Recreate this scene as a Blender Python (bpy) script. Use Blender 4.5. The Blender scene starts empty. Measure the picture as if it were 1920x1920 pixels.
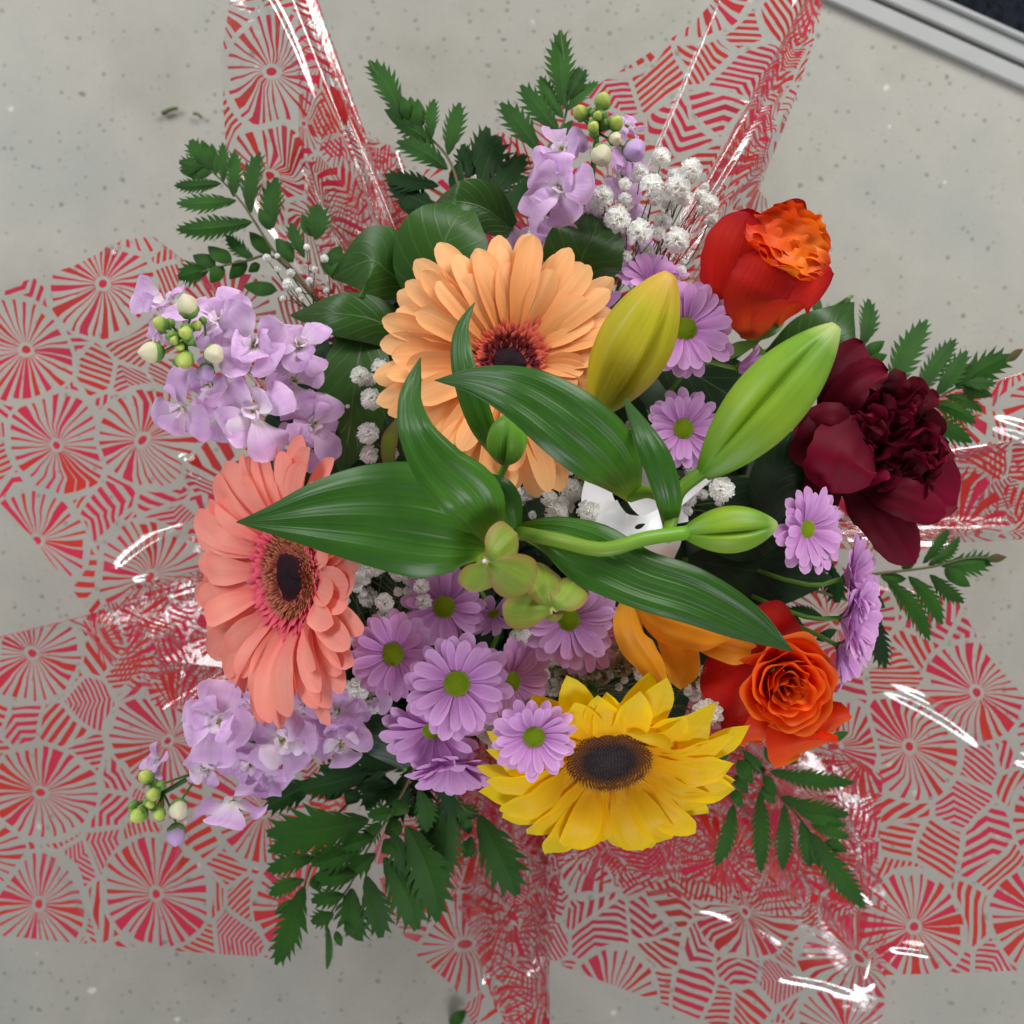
import bpy, math, random
import numpy as np
from mathutils import Vector, Matrix, noise
random.seed(7); np.random.seed(7)
sc = bpy.context.scene
COL = sc.collection
H = 1.0                      # camera height above the floor
TH = 0.466                   # half width of the picture at distance 1

# ------------------------------------------------------------------ camera, world, lamps
cd = bpy.data.cameras.new('camera'); cam = bpy.data.objects.new('camera', cd); COL.objects.link(cam)
cam.location = (0, 0, H); cam.rotation_euler = (0, 0, 0)
cd.sensor_width = 36; cd.lens = 18.0 / TH; cd.clip_start = 0.01; cd.clip_end = 50
cd.dof.use_dof = True; cd.dof.focus_distance = 0.57; cd.dof.aperture_fstop = 9.0
sc.camera = cam
w = bpy.data.worlds.new('World'); sc.world = w; w.use_nodes = True
bg = w.node_tree.nodes['Background']; bg.inputs[0].default_value = (1.0, 0.99, 0.96, 1); bg.inputs[1].default_value = 0.28
def area(name, loc, target, sx, sy, energy, col):
    l = bpy.data.lights.new(name, 'AREA'); l.shape = 'RECTANGLE'; l.size = sx; l.size_y = sy; l.energy = energy; l.color = col
    o = bpy.data.objects.new(name, l); COL.objects.link(o); o.location = loc
    o.rotation_euler = (Vector(target) - Vector(loc)).to_track_quat('-Z', 'Y').to_euler()
    return o
def around(az, zen, d): a, q = math.radians(az), math.radians(zen); return (d * math.sin(q) * math.cos(a), d * math.sin(q) * math.sin(a), .2 + d * math.cos(q))
area('glint_key_lamp', around(56, 59, 3.3), (0, 0, .2), 2.3, 1.3, 105, (1.0, 0.985, 0.95))  # unseen key lamp, added and aimed for glints on the film creases
area('glint_side_lamp', around(142, 59, 3.3), (0, 0, .2), 1.9, 1.1, 66, (0.96, 0.985, 1.0))  # second unseen lamp, added so that other creases catch a highlight
area('glint_fill_lamp', around(277, 60, 3.0), (0, 0, .2), 1.5, 1.0, 44, (0.93, 0.96, 1.0))  # unseen lamp added for crease glints and to brighten the lower floor
sc.view_settings.view_transform = 'Standard'; sc.view_settings.look = 'None'
sc.view_settings.exposure = -0.03; sc.view_settings.gamma = 1.0
sc.render.engine = 'CYCLES'
sc.cycles.use_denoising = True
sc.cycles.max_bounces = 10; sc.cycles.transparent_max_bounces = 24; sc.cycles.diffuse_bounces = 4
sc.cycles.sample_clamp_indirect = 6.0; sc.cycles.caustics_reflective = False; sc.cycles.caustics_refractive = False

# ------------------------------------------------------------------ helpers
def P(px, py, z):            # the point at height z that shows at this place of the picture
    k = TH * (H - z) / 960.0
    return Vector(((px - 960) * k, (960 - py) * k, z))
def S(z): return TH * (H - z) / 960.0      # metres per picture pixel at height z
def lin(r, g, b):
    f = lambda c: (c / 255 / 12.92) if c / 255 <= .04045 else ((c / 255 + .055) / 1.055) ** 2.4
    return (f(r), f(g), f(b), 1)
rnd = random.uniform

class NT:
    """small helper to write node maths"""
    def __init__(s, name):
        s.m = bpy.data.materials.new(name); s.m.use_nodes = True
        s.t = s.m.node_tree; s.t.nodes.clear(); s.out = s.n('ShaderNodeOutputMaterial')
    def n(s, typ, **kw):
        x = s.t.nodes.new(typ)
        for k, v in kw.items(): setattr(x, k, v)
        return x
    def l(s, a, b): s.t.links.new(a, b)
    def put(s, inp, v):
        if v is None: return
        if hasattr(v, 'node'): s.l(v, inp)
        else: inp.default_value = v
    def math(s, op, a, b=None, c=None, clamp=False):
        x = s.n('ShaderNodeMath', operation=op); x.use_clamp = clamp
        s.put(x.inputs[0], a); s.put(x.inputs[1], b)
        if c is not None: s.put(x.inputs[2], c)
        return x.outputs[0]
    def vmath(s, op, a, b=None):
        x = s.n('ShaderNodeVectorMath', operation=op); s.put(x.inputs[0], a); s.put(x.inputs[1], b)
        return x.outputs['Value'] if op in ('LENGTH', 'DOT_PRODUCT') else x.outputs[0]
    def sep(s, v):
        x = s.n('ShaderNodeSeparateXYZ'); s.l(v, x.inputs[0]); return x.outputs
    def comb(s, a, b, c=0.0):
        x = s.n('ShaderNodeCombineXYZ')
        for i, v in enumerate((a, b, c)): s.put(x.inputs[i], v)
        return x.outputs[0]
    def mix(s, f, a, b, mode='MIX'):
        x = s.n('ShaderNodeMix', data_type='RGBA', blend_type=mode)
        s.put(x.inputs[0], f); s.put(x.inputs[6], a); s.put(x.inputs[7], b); return x.outputs[2]
    def ramp(s, f, stops, interp='LINEAR'):
        x = s.n('ShaderNodeValToRGB'); r = x.color_ramp; r.interpolation = interp
        while len(r.elements) < len(stops): r.elements.new(0.5)
        for e, (p, c) in zip(r.elements, stops): e.position = p; e.color = c if len(c) == 4 else (*c, 1)
        s.put(x.inputs[0], f); return x.outputs[0]
    def noise(s, vec, scale, detail=2.0, rough=.5):
        x = s.n('ShaderNodeTexNoise'); s.put(x.inputs['Vector'], vec)
        x.inputs['Scale'].default_value = scale; x.inputs['Detail'].default_value = detail; x.inputs['Roughness'].default_value = rough
        return x.outputs[0]
    def mixsh(s, f, a, b):
        x = s.n('ShaderNodeMixShader'); s.put(x.inputs[0], f); s.l(a, x.inputs[1]); s.l(b, x.inputs[2]); return x.outputs[0]
    def done(s, sh): s.l(sh, s.out.inputs[0]); return s.m

def plant(name, stops, rough=.45, transl=.25, streak=.25, nfreq=22, vary=.10, spec=.4, bump=.25, edge=None, vein=None, mottle=.15, coat=0.0, lines=0, mfreq=5.0):
    """petal / leaf material: colour along the blade (uv.x), fine streaks across it (uv.y)"""
    t = NT(name)
    uv = t.n('ShaderNodeUVMap').outputs[0]; x, y, _ = t.sep(uv)
    info = t.n('ShaderNodeObjectInfo')
    c = t.ramp(x, stops)
    st = t.noise(t.comb(t.math('MULTIPLY', x, 1.6), t.math('MULTIPLY', y, nfreq), t.math('MULTIPLY', info.outputs['Random'], 30)), 1.0, 3)
    tc = t.n('ShaderNodeTexCoord').outputs['Object']
    mo = t.noise(tc, mfreq * 10, 3)
    f = t.math('ADD', 1 - streak * .5 - mottle * .5, t.math('ADD', t.math('MULTIPLY', st, streak), t.math('MULTIPLY', mo, mottle)))
    f = t.math('MULTIPLY', f, t.math('ADD', 1 - vary * .5, t.math('MULTIPLY', info.outputs['Random'], vary)))
    c = t.mix(1.0, c, t.comb(f, f, f), 'MULTIPLY')
    ev = t.math('ABSOLUTE', t.math('SUBTRACT', t.math('MULTIPLY', y, 2), 1))
    if edge: c = t.mix(t.math('MULTIPLY', t.math('POWER', ev, 3.0), edge[0]), c, edge[1])
    h = st
    if vein:     # a pale midrib and side veins
        mid = t.math('SUBTRACT', 1, t.math('DIVIDE', ev, vein[0]), clamp=True)
        sv = t.math('PINGPONG', t.math('SUBTRACT', t.math('MULTIPLY', x, vein[2]), t.math('MULTIPLY', ev, vein[3])), .5)
        sv = t.math('MULTIPLY', t.math('SUBTRACT', 1, t.math('MULTIPLY', sv, 9), clamp=True), .45)
        k = t.math('MAXIMUM', mid, sv)
        c = t.mix(t.math('MULTIPLY', k, vein[4]), c, vein[1]); h = t.math('SUBTRACT', t.math('MULTIPLY', st, .3), k)
    if lines:    # parallel darker lines running the length of the blade
        ln = t.math('PINGPONG', t.math('MULTIPLY', y, lines), .5)
        ln = t.math('SUBTRACT', 1, t.math('MULTIPLY', ln, 5), clamp=True)
        c = t.mix(t.math('MULTIPLY', ln, .07), c, (0.03, 0.09, 0.01, 1)); h = t.math('SUBTRACT', t.math('MULTIPLY', st, .4), ln)
    b = t.n('ShaderNodeBump'); b.inputs['Strength'].default_value = bump; b.inputs['Distance'].default_value = .0006; t.l(h, b.inputs['Height'])
    p = t.n('ShaderNodeBsdfPrincipled'); t.l(c, p.inputs['Base Color']); p.inputs['Roughness'].default_value = rough
    p.inputs['Specular IOR Level'].default_value = spec; t.l(b.outputs[0], p.inputs['Normal'])
    if coat: p.inputs['Coat Weight'].default_value = coat; p.inputs['Coat Roughness'].default_value = .18
    tr = t.n('ShaderNodeBsdfTranslucent'); t.l(c, tr.inputs[0])
    return t.done(t.mixsh(transl, p.outputs[0], tr.outputs[0]))

def solid(name, col, rough=.5, metal=0.0, spec=.5, nscale=0, namt=.2, bump=0.0):
    t = NT(name); p = t.n('ShaderNodeBsdfPrincipled')
    c = col
    if nscale:
        f = t.noise(t.n('ShaderNodeTexCoord').outputs['Object'], nscale, 4)
        g = t.math('ADD', 1 - namt * .5, t.math('MULTIPLY', f, namt)); c = t.mix(1.0, col, t.comb(g, g, g), 'MULTIPLY')
        if bump:
            b = t.n('ShaderNodeBump'); b.inputs['Strength'].default_value = bump; b.inputs['Distance'].default_value = .001
            t.l(f, b.inputs['Height']); t.l(b.outputs[0], p.inputs['Normal'])
    t.put(p.inputs['Base Color'], c); p.inputs['Roughness'].default_value = rough; p.inputs['Metallic'].default_value = metal
    p.inputs['Specular IOR Level'].default_value = spec
    return t.done(p.outputs[0])

# ------------------------------------------------------------------ mesh and object helpers
class MB:
    def __init__(s): s.v = []; s.f = []; s.uv = []
    def add(s, g):
        v, f, uv = g; o = len(s.v); s.v += [tuple(p) for p in v]; s.f += [tuple(i + o for i in q) for q in f]; s.uv += list(uv)
        return s
    def geo(s): return s.v, s.f, s.uv
def make_mesh(name, g, mat, off=(0, 0, 0)):
    v, f, uv = g; v = np.array(v, dtype=float).reshape(-1, 3) - np.array(off)
    me = bpy.data.meshes.new(name); me.from_pydata(v.tolist(), [], [tuple(q) for q in f])
    me.polygons.foreach_set('use_smooth', [True] * len(me.polygons))
    li = np.zeros(len(me.loops), dtype=int); me.loops.foreach_get('vertex_index', li)
    u = me.uv_layers.new(name='UVMap'); a = np.array(uv, dtype=float)[li]; u.data.foreach_set('uv', a.ravel())
    if mat: me.materials.append(mat)
    me.update(); return me
def tag(o, label=None, cat=None, group=None, kind=None):
    for k, v in (('label', label), ('category', cat), ('group', group), ('kind', kind)):
        if v: o[k] = v
    return o
def thing(name, loc, label, cat, group=None):
    o = bpy.data.objects.new(name, None); COL.objects.link(o); o.location = loc; o.empty_display_size = .01
    return tag(o, label, cat, group)
def part(name, g, mat, par, kind=None, label=None):
    r = par
    off = Vector((0, 0, 0))
    while r is not None: off = off + r.location; r = r.parent
    o = bpy.data.objects.new(name, make_mesh(name, g, mat, off)); COL.objects.link(o); o.parent = par
    return tag(o, label, None, None, kind)
def inst(name, me, par, M):       # a part that shares its mesh; M is in world space, parents are unrotated
    o = bpy.data.objects.new(name, me); COL.objects.link(o); o.parent = par
    off = Vector((0, 0, 0)); r = par
    while r is not None: off = off + r.location; r = r.parent
    o.matrix_local = Matrix.Translation(-off) @ M
    return o

def catmull(pts, n):
    p = [np.array(q, dtype=float) for q in pts]
    if len(p) == 2: return np.array([p[0] + (p[1] - p[0]) * t for t in np.linspace(0, 1, n)])
    p = [2 * p[0] - p[1]] + p + [2 * p[-1] - p[-2]]; m = len(p) - 3; out = []
    for t in np.linspace(0, m, n):
        i = min(int(t), m - 1); u = t - i; a, b, c, d = p[i:i + 4]
        out.append(.5 * ((2 * b) + (-a + c) * u + (2 * a - 5 * b + 4 * c - d) * u * u + (-a + 3 * b - 3 * c + d) * u ** 3))
    return np.array(out)
def sm(x): x = np.clip(x, 0, 1); return x * x * (3 - 2 * x)
def prof(kind, u):
    u = np.asarray(u, dtype=float)
    if kind == 'ligule': return (.38 + .62 * sm(u / .55)) * np.sqrt(np.clip(1 - (np.clip(u - .74, 0, 1) / .262) ** 2, 0, 1))
    if kind == 'pointed': return (.35 + .65 * sm(u / .45)) * np.clip(1 - np.clip((u - .5) / .5, 0, 1) ** 2.2, 0, 1)
    if kind == 'sunp': return (.42 + .58 * sm(u / .42)) * np.clip(1 - np.clip((u - .55) / .45, 0, 1) ** 3.0, 0, 1)
    if kind == 'lance': return np.sin(np.pi * np.clip(u, 0, 1) ** .85) ** .8
    if kind == 'ovate': return np.sin(np.pi * np.clip(u, 0, 1) ** .72) ** .75
    if kind == 'round': return (.22 + .78 * sm(u / .6)) * np.sqrt(np.clip(1 - (np.clip(u - .62, 0, 1) / .382) ** 2.4, 0, 1))
    if kind == 'wide': return (.45 + .55 * sm(u / .4)) * np.sqrt(np.clip(1 - (np.clip(u - .6, 0, 1) / .402) ** 3, 0, 1))
    if kind == 'band': return np.ones_like(u)
def unit(a): return a / (np.linalg.norm(a, axis=-1, keepdims=True) + 1e-12)
def blade(pts, hw, kind='lance', up=(0, 0, 1), cup=0.0, nu=12, nv=6, ridge=0.0, nr=3, wave=0.0, wf=3.0, crease=0.0, widths=None, edge=0.0, seed=None, roll=None, tipcurl=0.0):
    """a leaf or petal: surface lofted along pts, half width hw"""
    sd = rnd(0, 100) if seed is None else seed
    u = np.linspace(0, 1, nu + 1)
    if widths is None and kind in ('ligule', 'round', 'wide'): u = .45 * u + .55 * np.sin(u * np.pi / 2)
    cf = catmull(pts, 161); uf = np.linspace(0, 1, 161); c = np.stack([np.interp(u, uf, cf[:, k_]) for k_ in range(3)], -1)
    Tf = unit(np.gradient(cf, axis=0)); T = unit(np.stack([np.interp(u, uf, Tf[:, k_]) for k_ in range(3)], -1)); up = np.array(up, dtype=float)
    L = np.linalg.norm(np.diff(c, axis=0), axis=1).sum()
    Sd = unit(np.cross(T, np.tile(up, (nu + 1, 1)))); N = np.cross(Sd, T)
    if roll is not None:
        r = np.interp(np.linspace(0, 1, nu + 1), np.linspace(0, 1, len(roll)), roll)[:, None]
        Sd, N = Sd * np.cos(r) + N * np.sin(r), N * np.cos(r) - Sd * np.sin(r)
    if widths is not None:
        wd = catmull([(x, 0, 0) for x in widths], nu + 1)[:, 0]; wd = np.clip(wd, 0.0, None)
    else: wd = hw * prof(kind, u)
    v = np.linspace(-1, 1, nv + 1)
    U, V = np.meshgrid(u, v, indexing='ij'); Wd = wd[:, None]
    off = cup * Wd * V * V + crease * Wd * np.abs(V) + ridge * np.cos(V * np.pi * nr) * Wd * np.sin(np.pi * np.clip(U, 0, 1)) ** .5
    off = off + wave * np.abs(V) ** 1.5 * np.sin(U * wf * 2 * np.pi + sd + V * 1.3) * Wd.max()
    off = off - tipcurl * L * np.clip(U - .7, 0, 1) ** 2
    e = 1 + edge * np.sin(U * 40 + sd * 3 + V * 5) * np.abs(V)
    pos = c[:, None, :] + Sd[:, None, :] * (V * Wd * e)[..., None] + N[:, None, :] * off[..., None]
    idx = np.arange((nu + 1) * (nv + 1)).reshape(nu + 1, nv + 1)
    f = np.stack([idx[:-1, :-1], idx[1:, :-1], idx[1:, 1:], idx[:-1, 1:]], -1).reshape(-1, 4)
    uv = np.stack([U, V * .5 + .5], -1).reshape(-1, 2)
    return pos.reshape(-1, 3).tolist(), f.tolist(), uv.tolist()
def tube(pts, r0, r1=None, n=8, m=12):
    r1 = r0 if r1 is None else r1
    c = catmull(pts, m + 1); T = unit(np.gradient(c, axis=0)); a = np.array((.31, .9, .23)); A = unit(np.cross(T, np.tile(a, (m + 1, 1)))); B = np.cross(T, A)
    r = np.linspace(r0, r1, m + 1)[:, None, None]; th = np.linspace(0, 2 * np.pi, n, endpoint=False)
    pos = c[:, None, :] + r * (A[:, None, :] * np.cos(th)[None, :, None] + B[:, None, :] * np.sin(th)[None, :, None])
    v = pos.reshape(-1, 3).tolist(); f = [(i * n + j, i * n + (j + 1) % n, (i + 1) * n + (j + 1) % n, (i + 1) * n + j) for i in range(m) for j in range(n)]
    f += [tuple(range(n - 1, -1, -1)), tuple(m * n + j for j in range(n))]
    uv = [(i / m, j / n) for i in range(m + 1) for j in range(n)]
    return v, f, uv
def frame(N):
    N = Vector(N).normalized(); X = Vector((1, 0, 0)); X = (X - N * X.dot(N)).normalized(); return X, N.cross(X), N
def mat4(C, X, Y, Z, s=1.0):
    return Matrix(((X[0] * s, Y[0] * s, Z[0] * s, C[0]), (X[1] * s, Y[1] * s, Z[1] * s, C[1]), (X[2] * s, Y[2] * s, Z[2] * s, C[2]), (0, 0, 0, 1)))
def dome(C, N, r, h, nr=10, na=28, rag=0.0):
    X, Y, Z = frame(N); v = [tuple(C + Z * h)]; uv = [(0, .5)]; f = []
    for i in range(1, nr + 1):
        t = i / nr
        for j in range(na):
            a = 2 * math.pi * j / na; rr = r * t * (1 + rag * rnd(-1, 1) * (i == nr))
            v.append(tuple(C + (X * math.cos(a) + Y * math.sin(a)) * rr + Z * h * (1 - t * t))); uv.append((t, j / na))
    for j in range(na):
        f.append((0, 1 + j, 1 + (j + 1) % na))
        for i in range(1, nr): a = 1 + (i - 1) * na; b = a + na; f.append((a + j, b + j, b + (j + 1) % na, a + (j + 1) % na))
    return v, f, uv
BIND = Vector((0.0, 0.0, 0.15))
def add_stem(t, top, r, mat, N=(0, 0, 1)):
    top = Vector(top); N = Vector(N).normalized(); a = math.atan2(top.y, top.x)
    b = BIND + Vector((math.cos(a), math.sin(a), 0)) * rnd(.004, .022); foot = Vector((-math.cos(a), -math.sin(a), 0)) * rnd(.02, .06) + Vector((0, 0, .002))
    mid = b.lerp(top, .6) + Vector((0, 0, -.035))
    part('stem', tube([top, top - N * .025, mid, b, foot], r, r * 1.1, 6, 14), mat, t)

# ------------------------------------------------------------------ materials
M = {}
M['peach'] = plant('peach_petal', [(0, lin(232, 128, 62)), (.35, lin(243, 165, 96)), (.8, lin(250, 186, 124)), (1, lin(248, 190, 130))], .5, .28, .22, 9, .12, .3)
M['coral'] = plant('coral_petal', [(0, lin(232, 70, 108)), (.10, lin(244, 104, 118)), (.22, lin(252, 144, 134)), (.6, lin(255, 172, 154)), (1, lin(255, 156, 144))], .5, .28, .2, 9, .14, .3)
M['sun'] = plant('sunflower_petal', [(0, lin(252, 184, 4)), (.4, lin(255, 212, 4)), (1, lin(255, 224, 10))], .5, .4, .2, 12, .1, .3)
M['daisy'] = plant('lilac_daisy_petal', [(0, lin(190, 112, 192)), (.35, lin(208, 140, 210)), (1, lin(228, 176, 230))], .55, .28, .25, 8, .12, .3, edge=(.5, lin(240, 200, 240)))
M['stock'] = plant('stock_petal', [(0, lin(250, 248, 232)), (.3, lin(236, 210, 240)), (.65, lin(222, 180, 230)), (1, lin(240, 206, 244))], .55, .35, .3, 11, .22, .2, mottle=.3, bump=.7, mfreq=7)
M['stockpale'] = plant('stock_pale_petal', [(0, lin(236, 244, 200)), (.3, lin(244, 230, 240)), (1, lin(234, 208, 240))], .5, .3, .12, 5, .12, .3)
M['lily_leaf'] = plant('lily_leaf', [(0, lin(134, 168, 36)), (.10, lin(72, 126, 28)), (.35, lin(48, 98, 16)), (1, lin(36, 82, 14))], .42, .15, .4, 34, .1, .38, bump=.35, lines=10, coat=.16, mottle=.35, mfreq=8)
M['lily_bud'] = plant('lily_bud_green', [(0, lin(92, 140, 30)), (.4, lin(130, 162, 34)), (.85, lin(108, 152, 44)), (1, lin(180, 196, 120))], .45, .1, .5, 30, .05, .35, bump=.4, mottle=.3)
M['lily_bud_yellow'] = plant('lily_bud_yellow', [(0, lin(158, 164, 40)), (.3, lin(196, 174, 34)), (.75, lin(180, 172, 32)), (1, lin(212, 166, 66))], .45, .1, .6, 34, .05, .35, bump=.4, mottle=.35)
M['lily_bud_small'] = plant('lily_bud_small', [(0, lin(72, 130, 28)), (.5, lin(96, 158, 30)), (1, lin(112, 162, 56))], .4, .1, .4, 22, .05, .45, bump=.35)
M['lily_young'] = plant('lily_young_bud', [(0, lin(206, 200, 120)), (.08, lin(92, 122, 34)), (.35, lin(128, 152, 52)), (.7, lin(138, 162, 58)), (1, lin(160, 150, 84))], .5, .18, .5, 16, .15, .35, mottle=.3, edge=(.9, lin(150, 110, 60)))
M['lily_branch'] = plant('lily_branch', [(0, lin(96, 140, 34)), (.5, lin(112, 140, 44)), (1, lin(104, 158, 36))], .42, 0, .3, 6, .05, .4)
M['stem'] = plant('green_stem', [(0, lin(96, 140, 50)), (1, lin(60, 104, 40))], .45, .0, .2, 6, .1, .4)
M['fern'] = plant('fern_leaflet', [(0, lin(32, 64, 16)), (.5, lin(44, 86, 24)), (1, lin(36, 78, 26))], .6, .15, .2, 10, .35, .18, bump=.4, mottle=.35, mfreq=9, vein=(.05, lin(70, 112, 56), 9, 2.0, .3))
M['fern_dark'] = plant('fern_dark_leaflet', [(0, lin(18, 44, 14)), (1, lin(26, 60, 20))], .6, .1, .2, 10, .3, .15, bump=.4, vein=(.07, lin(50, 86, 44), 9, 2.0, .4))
M['fern_brown'] = plant('fern_dry_tip', [(0, lin(70, 84, 44)), (1, lin(92, 62, 48))], .6, .1, .3, 10, .1, .2)
M['rachis'] = plant('fern_rachis', [(0, lin(92, 74, 50)), (1, lin(72, 92, 50))], .5, 0, .2, 4, .1, .3)
M['salal'] = plant('salal_leaf', [(0, lin(32, 66, 12)), (.5, lin(42, 82, 16)), (1, lin(36, 74, 14))], .42, .1, .1, 6, .25, .4, bump=.35, mottle=.3, vein=(.035, lin(96, 132, 60), 8, 2.6, .45))
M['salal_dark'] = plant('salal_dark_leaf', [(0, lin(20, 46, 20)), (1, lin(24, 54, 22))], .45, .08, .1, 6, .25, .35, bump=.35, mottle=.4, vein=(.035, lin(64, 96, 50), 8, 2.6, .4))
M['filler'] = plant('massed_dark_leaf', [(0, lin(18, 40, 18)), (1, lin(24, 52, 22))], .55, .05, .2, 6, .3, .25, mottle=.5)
M['rose'] = plant('rose_petal', [(0, lin(220, 26, 8)), (.55, lin(246, 66, 12)), (.82, lin(250, 92, 20)), (1, lin(252, 122, 34))], .5, .4, .25, 4, .16, .3, mottle=.4)
M['rose_red'] = plant('rose_outer_petal', [(0, lin(240, 104, 40)), (.22, lin(232, 68, 28)), (.5, lin(214, 32, 26)), (.8, lin(214, 40, 24)), (1, lin(178, 14, 30))], .6, .25, .3, 16, .12, .18, mottle=.5, bump=.6, edge=(.5, lin(160, 10, 28)))
M['rose_gold'] = plant('rose_inner_petal', [(0, lin(216, 44, 12)), (.4, lin(238, 96, 16)), (.8, lin(248, 138, 30)), (1, lin(214, 50, 20))], .5, .3, .25, 6, .2, .3, mottle=.4)
M['peony'] = plant('peony_petal', [(0, lin(62, 0, 18)), (.6, lin(94, 0, 26)), (1, lin(116, 2, 40))], .6, .12, .45, 7, .5, .14, mottle=.4, bump=.5)
M['peony_dark'] = plant('peony_inner_petal', [(0, lin(30, 0, 8)), (.6, lin(68, 0, 16)), (1, lin(92, 0, 26))], .65, .12, .3, 6, .5, .12, mottle=.4)
M['tulip'] = plant('orange_tulip_petal', [(0, lin(222, 160, 50)), (.25, lin(252, 168, 36)), (.7, lin(255, 170, 24)), (1, lin(254, 184, 60))], .5, .42, .3, 9, .14, .35, mottle=.25, edge=(.25, lin(250, 190, 90)))
M['gyp'] = plant('gypsophila_petal', [(0, lin(250, 252, 240)), (.4, lin(255, 255, 252)), (1, lin(255, 255, 255))], .6, .6, .05, 4, .1, .2)
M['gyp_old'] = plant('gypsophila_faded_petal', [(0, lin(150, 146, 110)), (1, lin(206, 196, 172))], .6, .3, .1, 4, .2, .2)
M['bud_green'] = plant('stock_bud', [(0, lin(96, 134, 60)), (.5, lin(154, 184, 80)), (1, lin(212, 222, 120))], .5, .2, .5, 14, .15, .3, bump=.5)
M['bud_cream'] = plant('stock_cream_bud', [(0, lin(140, 176, 90)), (.35, lin(222, 222, 178)), (1, lin(232, 222, 200))], .5, .25, .15, 8, .1, .3)
M['bud_lilac'] = plant('stock_lilac_bud', [(0, lin(150, 170, 100)), (.2, lin(214, 186, 224)), (1, lin(206, 170, 226))], .45, .25, .1, 8, .1, .3)
M['calyx'] = plant('stock_calyx', [(0, lin(92, 132, 66)), (1, lin(126, 162, 84))], .6, .1, .4, 12, .1, .25, bump=.6)
M['gerb_eye'] = plant('gerbera_dark_eye', [(0, lin(22, 6, 16)), (.8, lin(34, 6, 20)), (1, lin(70, 14, 34))], .7, 0, .6, 40, 0, .2, bump=1.0, mottle=.5, mfreq=60)
M['fl_dark'] = plant('gerbera_dark_floret', [(0, lin(54, 8, 20)), (1, lin(128, 30, 44))], .6, .1, .2, 4, .2, .25)
M['fl_red'] = plant('gerbera_red_floret', [(0, lin(170, 44, 48)), (1, lin(240, 118, 92))], .55, .2, .2, 4, .2, .25)
M['fl_pink'] = plant('gerbera_pink_floret', [(0, lin(214, 50, 92)), (1, lin(246, 112, 130))], .55, .2, .2, 4, .2, .25)
M['fl_gold'] = plant('gerbera_gold_floret', [(0, lin(120, 36, 50)), (.7, lin(190, 108, 84)), (1, lin(206, 160, 84))], .55, .2, .2, 4, .2, .25)
M['sun_eye'] = plant('sunflower_disc_floret', [(0, lin(44, 30, 40)), (.5, lin(50, 32, 34)), (.68, lin(120, 70, 24)), (.85, lin(132, 74, 24)), (1, lin(64, 20, 12))], .6, 0, .2, 4, 0, .3)
M['daisy_eye'] = plant('daisy_green_disc', [(0, lin(152, 172, 14)), (.7, lin(134, 162, 14)), (1, lin(190, 196, 90))], .6, .05, .1, 4, .1, .25)
M['ribbon'] = solid('white_satin_ribbon', lin(238, 240, 244), .28, spec=.6)
M['clip'] = solid('cut_stem_green', lin(74, 92, 44), .7, nscale=60)
M['alu'] = solid('brushed_aluminium', lin(156, 158, 158), .6, .1, nscale=25, namt=.12)
M['rubber'] = solid('threshold_groove', lin(96, 98, 92), .7, nscale=30)
M['mat'] = solid('black_mat_fibre', lin(28, 31, 40), .95, nscale=120, namt=.8, bump=.5, spec=.1)

def floor_mat():
    t = NT('polished_concrete'); co = t.n('ShaderNodeTexCoord').outputs['Object']
    big = t.noise(co, 5.5, 4, .55); mid = t.noise(co, 28, 5, .6); fine = t.noise(co, 420, 3, .6)
    c = t.ramp(big, [(.3, lin(147, 146, 136)), (.5, lin(160, 158, 150)), (.7, lin(150, 152, 146))])
    f = t.math('ADD', .80, t.math('ADD', t.math('MULTIPLY', mid, .17), t.math('MULTIPLY', fine, .24)))
    c = t.mix(1.0, c, t.comb(f, f, f), 'MULTIPLY')
    def specks(scale, size, keep, col, amt):
        nonlocal c
        w_ = t.n('ShaderNodeTexNoise'); t.l(co, w_.inputs['Vector']); w_.inputs['Scale'].default_value = scale * 2.2; w_.inputs['Detail'].default_value = 2
        vv = t.n('ShaderNodeVectorMath', operation='SCALE'); t.l(w_.outputs[1], vv.inputs[0]); vv.inputs['Scale'].default_value = .35 / scale
        p_ = t.vmath('ADD', co, vv.outputs[0])
        v = t.n('ShaderNodeTexVoronoi', voronoi_dimensions='3D'); t.l(p_, v.inputs['Vector']); v.inputs['Scale'].default_value = scale
        r = t.sep(v.outputs['Color'])
        rad = t.math('MULTIPLY', size, t.math('ADD', .35, r[1]))
        m = t.math('MULTIPLY', t.math('SUBTRACT', 1, t.math('DIVIDE', v.outputs['Distance'], rad), clamp=True), 2.2, clamp=True)
        m = t.math('MULTIPLY', t.math('MULTIPLY', m, t.math('GREATER_THAN', r[0], keep)), amt)
        c = t.mix(m, c, col)
    specks(52, .145, .5, lin(100, 102, 96), .8)
    specks(120, .22, .42, lin(104, 104, 98), .7)
    specks(40, .14, .78, lin(212, 210, 202), .7)
    specks(180, .22, .6, lin(136, 132, 124), .5)
    b = t.n('ShaderNodeBump'); b.inputs['Strength'].default_value = .12; b.inputs['Distance'].default_value = .001; t.l(fine, b.inputs['Height'])
    p = t.n('ShaderNodeBsdfPrincipled'); t.l(c, p.inputs['Base Color']); p.inputs['Roughness'].default_value = .5
    p.inputs['Specular IOR Level'].default_value = .35; t.l(b.outputs[0], p.inputs['Normal'])
    return t.done(p.outputs[0])
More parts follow.
